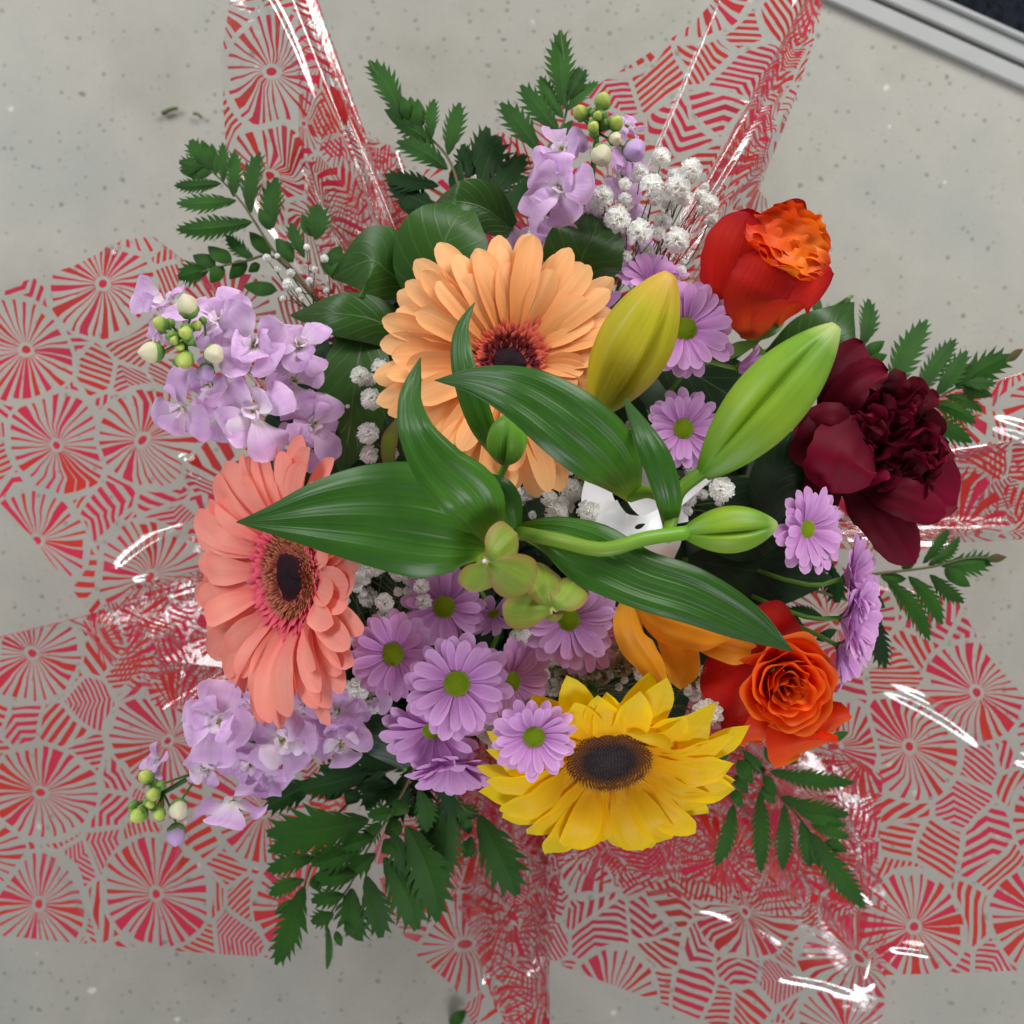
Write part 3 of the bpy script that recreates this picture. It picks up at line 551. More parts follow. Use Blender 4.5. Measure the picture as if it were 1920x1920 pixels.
frond('dark fern frond above the curled leaf, left of the top stock', [(900, 440), (850, 380), (800, 350), (724, 335)],
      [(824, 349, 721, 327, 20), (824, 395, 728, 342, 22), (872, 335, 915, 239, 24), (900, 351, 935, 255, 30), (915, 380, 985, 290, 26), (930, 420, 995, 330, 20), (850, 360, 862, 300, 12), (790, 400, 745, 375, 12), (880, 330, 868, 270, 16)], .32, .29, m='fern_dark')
frond('fern frond with a tall pointed tip at the top centre', [(1010, 330), (1025, 280), (1056, 232), (1063, 174), (1051, 57)],
      [(1060, 205, 1051, 57, 23), (1056, 222, 1013, 143, 16), (1063, 189, 1099, 131, 13), (1063, 208, 1121, 153, 12), (1063, 174, 1087, 124, 12), (1049, 251, 977, 160, 20), (1011, 284, 939, 193, 21), (1040, 270, 1075, 225, 9)], .32, .30)
frond('feathery fern frond at the right edge with a dry brown tip', [(1640, 860), (1700, 815), (1745, 757), (1792, 728), (1860, 695), (1915, 660)],
      [(1616, 650, 1629, 561, 18), (1616, 671, 1659, 639, 11), (1622, 686, 1664, 665, 10), (1667, 748, 1738, 600, 23), (1716, 748, 1792, 636, 18), (1755, 742, 1813, 658, 17), (1792, 727, 1830, 679, 13), (1792, 729, 1895, 668, 25), (1794, 714, 1868, 718, 12),
       (1804, 731, 1862, 742, 11), (1772, 742, 1843, 770, 13), (1744, 755, 1830, 793, 16), (1716, 770, 1672, 757, 14), (1714, 782, 1822, 829, 19), (1747, 817, 1777, 879, 16), (1725, 775, 1760, 800, 11), (1885, 678, 1919, 654, 7), (1700, 800, 1740, 850, 14)], .32, .29, brown=(16,))
frond('short fern leaflets behind the red rose at the upper right', [(1560, 700), (1535, 620), (1530, 560)], [(1535, 600, 1527, 540, 9), (1620, 700, 1612, 640, 14), (1660, 730, 1690, 690, 10)], .31, .30)
frond('fern frond below the peony pointing right over the floor', [(1560, 1085), (1650, 1075), (1747, 1063), (1813, 1047), (1887, 1045)],
      [(1730, 1057, 1780, 993, 13), (1740, 1060, 1800, 1007, 12), (1763, 1060, 1862, 1047, 19), (1770, 1067, 1820, 1100, 12), (1743, 1077, 1807, 1130, 14), (1703, 1080, 1767, 1170, 17), (1663, 1087, 1743, 1200, 18), (1650, 1080, 1700, 1085, 10), (1850, 1048, 1887, 1044, 7), (1690, 1066, 1725, 1040, 10)], .31, .28, brown=(8,))
frond('dark fern leaflets beside the upright right daisies', [(1500, 1100), (1570, 1120), (1640, 1150), (1655, 1250)],
      [(1643, 1150, 1660, 1253, 18), (1540, 1060, 1520, 1110, 16), (1560, 1065, 1570, 1130, 20), (1510, 1180, 1460, 1130, 10), (1620, 1110, 1660, 1140, 12), (1545, 1160, 1480, 1140, 9), (1530, 1200, 1570, 1180, 9), (1570, 1080, 1530, 1040, 14)], .33, .29, m='fern_dark')
frond('fern frond fanning out between sunflower and lower rose', [(1330, 1310), (1360, 1368), (1393, 1407), (1431, 1453), (1464, 1497), (1500, 1535), (1560, 1620), (1622, 1701)],
      [(1364, 1351, 1393, 1395, 14), (1395, 1407, 1433, 1449, 14), (1433, 1401, 1468, 1437, 12), (1383, 1424, 1412, 1470, 13), (1377, 1453, 1402, 1489, 10), (1372, 1478, 1391, 1514, 10), (1431, 1453, 1458, 1491, 10), (1427, 1474, 1454, 1507, 10),
       (1441, 1445, 1602, 1468, 17), (1464, 1493, 1593, 1528, 18), (1495, 1520, 1587, 1547, 13), (1520, 1545, 1593, 1570, 12), (1547, 1576, 1589, 1597, 10), (1520, 1560, 1622, 1703, 21), (1502, 1537, 1520, 1626, 15), (1518, 1566, 1537, 1628, 12),
       (1470, 1507, 1468, 1632, 16), (1425, 1482, 1427, 1637, 18), (1375, 1507, 1343, 1624, 18), (1552, 1389, 1591, 1372, 8), (1480, 1420, 1495, 1432, 8), (1393, 1345, 1430, 1378, 12), (1360, 1400, 1345, 1440, 10)], .32, .26)
frond('big fern frond below the daisies with long leaflets to the lower right', [(790, 1400), (766, 1464), (722, 1542), (688, 1594), (660, 1654), (615, 1725), (613, 1816)],
      [(693, 1537, 501, 1563, 32), (714, 1542, 683, 1579, 14), (678, 1594, 584, 1620, 21), (667, 1639, 592, 1644, 20), (660, 1665, 673, 1764, 25), (647, 1678, 584, 1690, 14), (626, 1712, 584, 1730, 14), (615, 1738, 613, 1818, 5), (686, 1641, 714, 1758, 21),
       (720, 1607, 782, 1743, 27), (761, 1547, 821, 1727, 30), (753, 1542, 720, 1563, 12), (740, 1575, 715, 1600, 11), (760, 1500, 740, 1530, 12), (630, 1745, 640, 1775, 6), (650, 1730, 668, 1762, 9), (700, 1570, 640, 1590, 16), (745, 1520, 690, 1530, 15), (735, 1560, 765, 1640, 18), (705, 1600, 650, 1640, 16), (785, 1480, 800, 1560, 16)], .335, .27, wk=1.2)
frond('lower left fern frond with short parallel leaflets', [(720, 1450), (660, 1500), (621, 1542), (592, 1607), (576, 1646), (555, 1725), (519, 1808)],
      [(610, 1563, 503, 1597, 17), (592, 1607, 501, 1633, 15), (571, 1649, 505, 1678, 13), (563, 1688, 514, 1714, 9), (571, 1660, 517, 1808, 21), (590, 1640, 600, 1672, 9), (640, 1545, 650, 1580, 12)], .30, .25, wk=1.2)
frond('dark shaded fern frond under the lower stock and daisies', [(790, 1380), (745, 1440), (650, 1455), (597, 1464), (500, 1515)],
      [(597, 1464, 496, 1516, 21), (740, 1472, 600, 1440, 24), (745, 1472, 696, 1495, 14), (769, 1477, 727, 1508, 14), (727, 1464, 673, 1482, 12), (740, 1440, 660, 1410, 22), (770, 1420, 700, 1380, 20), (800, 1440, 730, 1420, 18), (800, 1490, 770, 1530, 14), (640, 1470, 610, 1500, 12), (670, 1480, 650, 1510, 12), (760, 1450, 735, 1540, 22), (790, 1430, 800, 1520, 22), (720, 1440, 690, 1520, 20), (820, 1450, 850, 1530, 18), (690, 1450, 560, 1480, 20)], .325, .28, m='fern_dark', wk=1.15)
frond('fern frond left of the sunflower with a long lower leaflet', [(860, 1420), (852, 1480), (870, 1515), (897, 1527)],
      [(842, 1506, 824, 1662, 27), (852, 1506, 894, 1532, 17), (897, 1527, 970, 1678, 31), (884, 1568, 871, 1607, 14), (835, 1500, 805, 1540, 14), (860, 1530, 880, 1565, 13), (840, 1500, 790, 1590, 20)], .33, .28, wk=1.12)

# ------------------------------------------------------------------ composite flowers
def ring(C, N, r0, r1, n, ln, wd, el, jit=.3):
    """a ring of tiny florets"""
    X, Y, Z = frame(N); mb = MB()
    for i in range(n):
        a = 2 * math.pi * (i + rnd(-jit, jit)) / n; r = rnd(r0, r1); d = X * math.cos(a) + Y * math.sin(a); e = el + rnd(-.25, .25)
        p = C + d * r; q = p + (d * math.cos(e) + Z * math.sin(e)) * ln * rnd(.7, 1.2)
        mb.add(blade([p, (p + q) / 2 + Z * ln * .15, q], wd, 'pointed', up=Z, nu=3, nv=2, cup=-.3))
    return mb.geo()
def gerbera(label, cx, cy, z, N, L, petal, eye_r, rings, layers, elev, lf=None, hw=20, kind='ligule'):
    C = P(cx, cy, z); N = Vector(N).normalized(); X, Y, Z = frame(N); s = S(z)
    t = thing('gerbera', C, label, 'gerbera', 'large gerbera blooms')
    for li, (n, k, dz, r0) in enumerate(layers):
        for i in range(n):
            a = 2 * math.pi * (i + rnd(-.28, .28) + .5 * (li % 2)) / n; d = X * math.cos(a) + Y * math.sin(a); sd = Z.cross(d)
            l = L * k * (lf(a) if lf else 1) * (rnd(.9, 1.05) if lf else rnd(.94, 1.03) - .08 * max(0, math.sin(a))) * s; e = (elev(a) if callable(elev) else elev) + rnd(-.08, .08) + (.10 * li)
            p = C + d * r0 * s + Z * dz * s; q = p + (d * math.cos(e) + Z * math.sin(e)) * (l - r0 * s) + sd * rnd(-.05, .05) * l
            m_ = p.lerp(q, .5) + Z * l * rnd(.03, .08)
            up = (Z + sd * rnd(-.35, .35)).normalized()
            part('petal', blade([p, m_, q], hw * s * rnd(.85, 1.12) * (.92 if li else 1), kind, up=up, cup=rnd(-.25, .35), nu=12, nv=6, ridge=.06, nr=2, tipcurl=rnd(-.1, .35)), petal, t)
    for (r0, r1, n, ln, wd, el, mm) in rings: part('florets', ring(C + Z * 2 * s, N, r0 * s, r1 * s, n, ln * s, wd * s, el), M[mm], t, kind='stuff')
    part('eye', dome(C + Z * 3 * s, N, eye_r * s, 6 * s, rag=.15), M['gerb_eye'], t)
    part('receptacle', dome(C - Z * 7 * s, -N, 40 * s, 16 * s), M['stem'], t); part('floret_base', dome(C - Z * 1.5 * s, N, (eye_r + 34) * s, 4 * s), M[rings[1][6]], t)
    add_stem(t, C - Z * 10 * s, .0032, M['stem'], N)
def lf_peach(a):
    d = math.degrees(a) % 360
    return float(np.interp(d, [0, 20, 50, 90, 130, 180, 220, 260, 285, 320, 345, 360], [.78, .95, 1.0, 1.0, 1.03, 1.02, 1.03, 1.02, 1.08, .98, .6, .78]))
gerbera('large peach gerbera with a dark eye, in the upper centre behind the lily leaves', 955, 682, .415, (.02, .10, 1), 248, M['peach'], 33,
        [(30, 46, 110, 20, 3.2, .8, 'fl_dark'), (40, 58, 130, 26, 3.6, .6, 'fl_red'), (50, 66, 130, 30, 4.4, .35, 'fl_red'), (58, 70, 120, 34, 5.4, .25, 'fl_red'), (68, 80, 130, 30, 5.4, .25, 'fl_red')],
        [(27, 1.02, -6, 40), (26, .96, 0, 46), (16, .80, 3, 52)], .05, lf_peach, 27)
gerbera('large coral pink gerbera at the left, tilted to the left with a dark oval eye', 545, 1080, .40, (-.72, -.05, .72), 252, M['coral'], 46,
        [(44, 60, 120, 18, 3.0, .9, 'fl_gold'), (56, 76, 150, 20, 3.0, .7, 'fl_gold'), (72, 86, 160, 28, 4.6, .6, 'fl_pink'), (82, 96, 150, 34, 5.8, .42, 'fl_pink')],
        [(28, 1.16, -8, 74), (26, 1.08, -4, 84), (16, .94, -1, 92)], .22, None, 31)

# sunflower
C = P(1142, 1424, .41); N = Vector((.03, -.60, .80)).normalized(); X, Y, Z = frame(N); s = S(.41)
t = thing('sunflower', C, 'bright yellow sunflower with a dark brown disc at the bottom', 'sunflower')
for li, (n, k, r0) in enumerate([(22, 1.07, 66), (21, 1.0, 74)]):
    for i in range(n):
        a = 2 * math.pi * (i + rnd(-.25, .25) + .5 * li) / n; d = X * math.cos(a) + Y * math.sin(a); sd = Z.cross(d)
        top = max(0, math.sin(a)); l = 236 * k * rnd(.92, 1.06) * (1 + .06 * top) * s; e = .12 + .12 * li + rnd(-.08, .1) + .12 * top
        p = C + d * r0 * s; q = p + (d * math.cos(e) + Z * math.sin(e)) * (l - r0 * s) + sd * rnd(-.07, .07) * l
        part('petal', blade([p, p.lerp(q, .5) + Z * l * rnd(.05, .12), q], rnd(29, 36) * s, 'sunp', up=(Z + sd * rnd(-.18, .18)), cup=rnd(.0, .22), nu=14, nv=6, ridge=.06, nr=2, wave=.06, tipcurl=rnd(0, .3)), M['sun'], t)
for (pp, hw) in [([(1060, 1330, .415), (1100, 1345, .436), (1140, 1362, .442)], 22), ([(1270, 1375, .43), (1210, 1352, .444), (1145, 1360, .444)], 20), ([(1290, 1420, .42), (1240, 1385, .444), (1170, 1372, .446)], 18),
                 ([(1195, 1290, .42), (1185, 1330, .44), (1158, 1352, .44)], 22)]:
    part('petal', blade([P(*q) for q in pp], hw * s, 'pointed', cup=-.4, nu=12, nv=6, ridge=.05), M['sun'], t)
mb = MB(); ga = math.pi * (3 - math.sqrt(5))
for i in range(760):
    r = 90 * math.sqrt((i + .5) / 760); a = i * ga; d = X * math.cos(a) + Y * math.sin(a); u = r / 90
    hgt = (9 * (1 - u * u) + 5 * math.exp(-((u - .72) / .2) ** 2)) * s; p = C + d * r * s + Z * hgt; k = (1.5 + 1.1 * u) * s; sd = Z.cross(d); tip = p + Z * (3 + 5 * u) * s + d * rnd(-1, 2) * s
    o = [p + d * k, p + sd * k, p - d * k, p - sd * k]
    mb.add(([tuple(q) for q in o] + [tuple(tip)], [(0, 1, 4), (1, 2, 4), (2, 3, 4), (3, 0, 4)], [(u, .5)] * 5))
part('disc_florets', mb.geo(), M['sun_eye'], t, kind='stuff')
part('disc', dome(C - Z * 2 * s, N, 92 * s, 8 * s, rag=.06), M['sun_eye'], t)
part('fringe', ring(C, N, 82 * s, 92 * s, 130, 18 * s, 3.2 * s, .5), M['fl_dark'], t, kind='stuff')
for i in range(14):
    a = 2 * math.pi * i / 14; d = X * math.cos(a) + Y * math.sin(a); p = C - Z * 12 * s + d * 40 * s; q = p + (d - Z * .2) * 90 * s
    part('sepal', blade([p, (p + q) / 2, q], 16 * s, 'pointed', up=Z, nu=6, nv=2), M['stem'], t)
add_stem(t, C - Z * 12 * s, .004, M['stem'], N)

# ------------------------------------------------------------------ small lilac daisies
def petal_variants(base, kind, mat, n, hwf, **kw):
    out = []
    for i in range(n):
        z1 = rnd(.0, .12); sd = rnd(-.06, .06)
        g = blade([(0, 0, 0), (.5, sd * .4, .07 + z1 * .5), (1, sd, z1)], hwf * rnd(.88, 1.1), kind, cup=rnd(-.25, .35), nu=kw.get('nu', 8), nv=kw.get('nv', 4), ridge=kw.get('ridge', .07), nr=2, tipcurl=rnd(-.2, .3))
        out.append(make_mesh(base, g, mat))
    return out
DP = petal_variants('daisy_petal', 'ligule', M['daisy'], 10, .185)
mb = MB()
for i in range(230):
    r = math.sqrt((i + .5) / 230); a = i * ga; h_ = .30 * (1 - r * r) ; k = .062
    x_, y_ = r * math.cos(a), r * math.sin(a)
    mb.add(([(x_ + k, y_, h_), (x_, y_ + k, h_), (x_ - k, y_, h_), (x_, y_ - k, h_), (x_, y_, h_ + .10)], [(0, 1, 4), (1, 2, 4), (2, 3, 4), (3, 0, 4)], [(r, .5)] * 5))
mb.add(dome(Vector((0, 0, -.02)), (0, 0, 1), 1.02, .3, 6, 24)); DISC = make_mesh('daisy_disc', mb.geo(), M['daisy_eye'])
def daisy(label, cx, cy, z, N, R, dr, n=20, layers=2, el=.1, arc=None, group='lilac daisies with green centres'):
    C = P(cx, cy, z); X, Y, Z = frame(N); s = S(z); rot = rnd(0, 6)
    t = thing('daisy', C, label, 'daisy', group)
    inst('disc', DISC, t, mat4(C + Z * 1.5 * s, X, Y, Z, dr * s))
    for li in range(layers):
        for i in range(n):
            a = rot + 2 * math.pi * (i + rnd(-.3, .3) + .5 * li) / n
            if arc and not (arc[0] <= math.degrees(a) % 360 <= arc[1]): continue
            d = X * math.cos(a) + Y * math.sin(a); e = el + .2 * li + rnd(-.12, .12); l = (R - dr * .7) * s * (1 - .14 * li) * rnd(.88, 1.06)
            Dx = (d * math.cos(e) + Z * math.sin(e)).normalized(); sd = Z.cross(d).normalized(); sd = (sd + Z * rnd(-.3, .3)).normalized(); Dz = Dx.cross(sd).normalized(); Dy = Dz.cross(Dx)
            inst('petal', random.choice(DP), t, mat4(C + d * dr * .72 * s + Z * (.5 + li) * s, Dx, Dy, Dz, l))
    part('calyx', dome(C - Z * 1 * s, -Z, dr * .9 * s, dr * .7 * s, 5, 14), M['stem'], t)
    add_stem(t, C - Z * dr * .6 * s, .0014, M['stem'], Z)
daisy('biggest lilac daisy, at the centre of the lower daisy cluster', 857, 1281, .435, (0, -.03, 1), 104, 28, 18)
daisy('lilac daisy at the left of the lower cluster, beside the coral gerbera', 738, 1226, .42, (-.28, .02, 1), 88, 25, 19)
daisy('shaded lilac daisy under the lily leaf, above the biggest daisy', 833, 1138, .375, (.05, .1, 1), 84, 24, 16)
daisy('lilac daisy resting over the sunflower petals', 1001, 1380, .458, (.05, -.22, 1), 84, 24, 18)
daisy('lilac daisy half hidden right of the biggest daisy', 958, 1278, .415, (.55, 0, .8), 84, 22, 18)
daisy('lilac daisy half hidden just below the biggest daisy', 812, 1368, .41, (-.05, -.55, .85), 100, 24, 16, el=.1)
daisy('lowest lilac daisy of the cluster, seen from the side', 845, 1425, .395, (.05, -.75, .5), 92, 16, 15, el=.35, group=None)
daisy('lilac daisy peeping out beneath the pale young lily buds', 1066, 1162, .415, (.22, -.12, 1), 92, 24, 20)
daisy('lilac daisy behind the one beneath the young lily buds', 1098, 1190, .38, (.3, -.35, 1), 82, 18, 16)
daisy('small shaded lilac daisy left of the young lily buds', 925, 1150, .36, (.3, -.6, .6), 62, 12, 12, 1)
daisy('lilac daisy between the yellow lily bud and the upper rose', 1284, 617, .415, (.1, .05, 1), 98, 25, 18)
daisy('round lilac daisy between the two big lily buds', 1281, 804, .40, (.02, -.05, 1), 76, 22, 20)
daisy('narrow side-on lilac daisy behind the green lily bud', 1385, 690, .39, (.88, -.05, .35), 62, 10, 12, 1, el=.7)
daisy('lilac daisy left of the peony with one petal sticking out left', 1512, 992, .42, (.50, -.02, .85), 86, 20, 18)
daisy('upper side-on lilac daisy in the row below the peony', 1585, 1085, .40, (.80, .12, .55), 92, 12, 17, 2, el=.4)
daisy('middle side-on lilac daisy in the row below the peony', 1580, 1160, .405, (.80, -.05, .55), 96, 12, 17, 2, el=.4)
daisy('lowest side-on lilac daisy, touching the lower rose', 1574, 1212, .375, (.7, -.35, .55), 84, 12, 16, 2, el=.35)
daisy('lilac daisy tucked behind the tip of the yellow lily bud', 1222, 530, .38, (.1, .6, .75), 72, 14, 15, 2)
daisy('lilac petals peeping out between the peach gerbera and yellow bud', 1125, 590, .375, (-.3, .2, .9), 58, 12, 12, 1)
daisy('lilac daisy deep under the lower right of the young lily buds', 1135, 1190, .365, (.3, 0, 1), 62, 14, 14, 1)

# ------------------------------------------------------------------ stock (clusters of ruffled lilac blossoms)
def ball(C, N, r, ln, nu=8, na=10, lobes=0):
    X, Y, Z = frame(N); v = []; f = []; uv = []
    for i in range(nu + 1):
        t_ = i / nu; rr = r * math.sin(math.pi * min(.985, max(.02, t_)) ** .9) ** .75
        for j in range(na):
            a = 2 * math.pi * j / na; k = rr * (1 - (.14 * abs(math.cos(lobes * a / 2)) ** 6 if lobes else 0)); v.append(tuple(C + (X * math.cos(a) + Y * math.sin(a)) * k + Z * ln * t_)); uv.append((t_, j / na))
    f = [(i * na + j, i * na + (j + 1) % na, (i + 1) * na + (j + 1) % na, (i + 1) * na + j) for i in range(nu) for j in range(na)] + [tuple(nu * na + j for j in range(na))]
    return v, f, uv
def blossom(t, cx, cy, z, R, N, pale=False, back=False):
    C = P(cx, cy, z); X, Y, Z = frame(N); s = S(z); b = thing('blossom', C - t.location, None, None); b.parent = t
    for k_ in ('label', 'category'): 
        if k_ in b: del b[k_]
    rot = rnd(0, 6); n = random.choice((4, 5))
    single = rnd(0, 1) < .45 and not back
    for li, (m_, k, e0, mm) in enumerate([(n, 1.0, .12, 'stock'), (n - 1, .70, .5, 'stock'), (4, .36, .9, 'stockpale')]):
        if single and li == 1: m_ = 2
        if back and li: break
        for i in range(m_):
            a = rot + 2 * math.pi * (i + rnd(-.15, .15) + .45 * li) / m_; d = X * math.cos(a) + Y * math.sin(a); sd = Z.cross(d); e = e0 + rnd(-.4, .4)
            l = R * k * s * rnd(.8, 1.15); p = C + d * 3 * s; q = p + (d * math.cos(e) + Z * math.sin(e)) * l
            part('petal', blade([p, p.lerp(q, .55) + Z * l * rnd(.08, .2), q], R * k * rnd(.42, .62) * s, 'round', up=(Z + sd * rnd(-.6, .6)), cup=rnd(-.5, .4), nu=12, nv=10, wave=rnd(.10, .24), wf=rnd(.8, 1.7), tipcurl=rnd(0, 1.0), edge=.03), M['stockpale' if pale and li else mm], b)
    part('throat', ring(C + Z * 1 * s, N, 1 * s, 6 * s, 12, 9 * s, 2.2 * s, 1.0), M['bud_green'], b, kind='stuff')
    if back: part('calyx', ball(C + Z * 2 * s, N, 15 * s, 34 * s), M['calyx'], b)
def stock(label, axis, blossoms, buds):
    c = axis[-1]; t = thing('stock_flower', P(*axis[0]), label, 'stock flower', 'lilac stock stems')
    part('flower_stem', tube([P(*q) for q in axis], .0026, .0014, 8, 14), M['stem'], t)
    for b in blossoms: blossom(t, *b)
    tips = [q for q in buds if q[5] == 'bud_green']
    buds = list(buds) + [(q[0] + rnd(-17, 17), q[1] + rnd(-17, 17), q[2] - .006, rnd(7, 11), (rnd(-.5, .5), rnd(-.5, .5), 1), 'calyx') for q in tips for _ in range(2)]
    for (x, y, z, r, N, mm) in buds:
        B = P(x, y, z); s = S(z); Nn = Vector(N).normalized(); bd = part('bud', ball(B, N, r * s, r * 2.3 * s, 10, 18, lobes=3), M[mm], t)
        part('calyx', ball(B - Nn * r * .3 * s, N, r * 1.0 * s, r * 1.7 * s, 8, 15, lobes=5), M['calyx'], bd)
        ax = min((P(*q) for q in axis), key=lambda q: (q - B).length); part('bud_stalk', tube([B, (B + ax) / 2 - Vector((0, 0, .004)), ax - Vector((0, 0, .006))], .0007, .0008, 5, 6), M['stem'], bd)
    add_stem(t, P(*axis[0]), .0026, M['stem'])
stock('large lilac stock with green buds at its tip, upper left', [(640, 820, .34), (560, 740, .37), (460, 690, .39), (380, 650, .40), (335, 635, .405)],
      [(478, 648, .418, 78, (.0, .1, 1)), (478, 772, .415, 82, (0, -.15, 1), True), (312, 572, .40, 62, (-.4, .4, .8)), (412, 600, .40, 66, (-.1, .4, .9)), (345, 765, .40, 72, (-.4, -.4, .8)), (560, 650, .395, 58, (.4, .3, .8)),
       (585, 795, .375, 66, (.5, -.2, .7)), (550, 715, .39, 60, (.4, 0, .9)), (420, 770, .39, 60, (-.2, -.5, .8)), (570, 845, .36, 56, (.2, -.5, .8)), (395, 720, .385, 52, (-.3, -.1, .9)), (300, 640, .38, 44, (-.6, 0, .7))],
      [(358, 592, .425, 20, (-.1, .7, .6), 'bud_cream'), (312, 612, .42, 14, (-.5, .2, .8), 'bud_green'), (352, 628, .43, 13, (0, .1, 1), 'bud_green'), (303, 660, .42, 20, (-.7, -.1, .6), 'bud_cream'), (350, 668, .425, 17, (0, -.5, .8), 'bud_green'),
       (398, 662, .425, 19, (.4, -.2, .8), 'bud_cream'), (388, 690, .42, 17, (.1, -.6, .7), 'bud_lilac'), (330, 640, .43, 9, (0, 0, 1), 'bud_green'), (338, 650, .428, 9, (.3, -.3, 1), 'bud_green'), (368, 615, .42, 10, (.3, .3, .8), 'bud_green')])
stock('lilac stock with a cluster of green buds at the top', [(1090, 520, .34), (1095, 420, .36), (1110, 330, .375), (1120, 240, .385)],
      [(1048, 352, .40, 72, (-.35, 0, 1)), (1055, 285, .385, 56, (-.2, .5, .8)), (1035, 400, .38, 56, (-.4, -.4, .8)), (1160, 335, .38, 52, (.6, 0, .7), True), (1180, 300, .375, 46, (.7, .2, .6)), (1180, 440, .36, 54, (.4, -.5, .7)),
       (1000, 450, .355, 46, (-.4, -.2, .8)), (1095, 405, .37, 40, (.2, -.4, .8)), (1175, 240, .37, 34, (.6, .6, .5))],
      [(1130, 202, .40, 15, (0, .5, .8), 'bud_green'), (1092, 222, .395, 14, (-.3, .4, .8), 'bud_green'), (1150, 238, .40, 14, (.3, .2, .9), 'bud_green'), (1112, 243, .405, 11, (0, .1, 1), 'bud_green'), (1126, 286, .40, 21, (0, -.5, .8), 'bud_cream'), (1183, 282, .395, 22, (.2, -.3, .9), 'bud_lilac'),
       (1148, 262, .40, 13, (.3, -.2, .9), 'bud_cream'), (1120, 222, .405, 9, (0, .2, 1), 'bud_green')])
stock('lilac stock lying over the cellophane at the lower left', [(700, 1330, .33), (600, 1370, .35), (480, 1390, .36), (370, 1450, .355), (300, 1490, .35)],
      [(410, 1352, .385, 76, (-.1, .2, 1)), (532, 1388, .385, 70, (0, -.1, 1), True), (640, 1392, .37, 56, (.2, -.2, 1), True), (632, 1335, .37, 62, (.2, .3, .9)), (438, 1500, .365, 76, (0, -.75, -.25), False, True), (385, 1440, .37, 42, (-.2, -.4, .9), True),
       (300, 1432, .355, 38, (-.6, .3, .6)), (470, 1430, .365, 60, (-.1, -.4, .9)), (690, 1310, .35, 46, (.3, .2, .9)), (575, 1330, .355, 56, (0, .3, .9)), (480, 1335, .36, 50, (0, .4, .9)), (500, 1445, .35, 54, (.2, -.5, .8))],
      [(282, 1462, .37, 14, (-.3, .5, .7), 'bud_green'), (292, 1488, .375, 13, (-.1, .1, 1), 'bud_green'), (272, 1520, .37, 15, (-.5, -.3, .8), 'bud_green'), (302, 1520, .372, 12, (0, -.3, .9), 'bud_green'), (336, 1506, .37, 18, (.2, -.4, .8), 'bud_cream'),
       (332, 1548, .36, 18, (.1, -.7, .6), 'bud_lilac'), (285, 1505, .375, 9, (0, 0, 1), 'bud_green')])

# ------------------------------------------------------------------ roses
def rose(label, cx, cy, z, N, R, H0, nin, nmid, nout, rot, mats, squash=0):
    C = P(cx, cy, z); X, Y, Z = frame(N); s = S(z); t = thing('rose', C, label, 'rose', 'orange red roses')
    tot = nin + nmid + nout
    for k in range(tot):
        f_ = k / (tot - 1); r = R * (.07 + .93 * f_ ** 1.05); a0 = rot + k * 2.25 + rnd(-.15, .15); span = 1.9 - .75 * f_; hh = H0 * (1.0 - .22 * f_ ** 2)
        lip = .30 + .45 * f_ ** 1.5; sd = rnd(0, 9); nu, nv = 16, 26; v = []; uv = []
        for i in range(nu + 1):
            tt = i / nu
            for j in range(nv + 1):
                q = -1 + 2 * j / nv; top = 1 - .30 * abs(q) ** 3.0 - .03 * math.sin(q * 5 + sd); h_ = hh * tt * top
                bulge = .45 + .55 * math.sin(min(1.0, tt * 1.25) * math.pi / 2)
                rr = r * bulge * (1 - .10 * (1 - f_) * tt) + R * lip * .32 * max(0, tt - .68) ** 1.3 * 3.0
                rr += R * (.05 + .05 * f_) * math.sin(q * 4.5 + sd) * tt ** 2 + R * .035 * math.sin(q * 11 + sd * 2) * tt ** 4
                h_ -= H0 * lip * .55 * max(0, tt - .80) ** 1.4 * 2.6 * (1 + .2 * math.sin(q * 6 + sd))
                a = a0 + q * span; p = C + (X * math.cos(a) + Y * math.sin(a)) * rr * s + Z * (h_ - H0) * s
                v.append(tuple(p)); uv.append((tt, j / nv))
        n1 = nv + 1; f = [(i * n1 + j, i * n1 + j + 1, (i + 1) * n1 + j + 1, (i + 1) * n1 + j) for i in range(nu) for j in range(nv)]
        part('petal', (v, f, uv), M[mats[0] if k < nin else mats[1] if k < nin + nmid else mats[2]], t)
    for i in range(5):
        a = rot + i * 1.257; d = X * math.cos(a) + Y * math.sin(a); p = C - Z * H0 * s; q = p + (d * .8 - Z * .35) * R * .7 * s
        part('sepal', blade([p, (p + q) / 2 + d * .003, q], R * .12 * s, 'pointed', up=Z, nu=6, nv=2), M['stem'], t)
    add_stem(t, C - Z * (H0 - 5) * s, .003, M['stem'], N); return t
r2 = rose('open orange rose with tight spiral petals at the lower right', 1492, 1298, .425, (.06, -.12, 1), 86, 100, 8, 8, 5, .4, ('rose_gold', 'rose', 'rose'))
s = S(.39)
for pts, hw in [([(1450, 1310, .35), (1390, 1270, .385), (1325, 1235, .375)], 66), ([(1480, 1250, .35), (1450, 1190, .385), (1412, 1140, .375)], 50), ([(1440, 1330, .34), (1400, 1340, .365), (1350, 1330, .35)], 48)]:
    part('outer_petal', blade([P(*q) for q in pts], hw * s, 'wide', cup=.25, nu=14, nv=10, wave=.06), M['rose_red'], r2)
for pts, hw in [([(1492, 1330, .385), (1500, 1385, .405), (1502, 1414, .396)], 64), ([(1465, 1330, .385), (1442, 1365, .402), (1432, 1390, .394)], 46), ([(1530, 1320, .385), (1556, 1345, .402), (1566, 1368, .396)], 34)]:
    part('outer_petal', blade([P(*q) for q in pts], hw * s, 'wide', cup=.2, nu=14, nv=12, wave=.12, wf=1.4, edge=.02), M['rose'], r2)
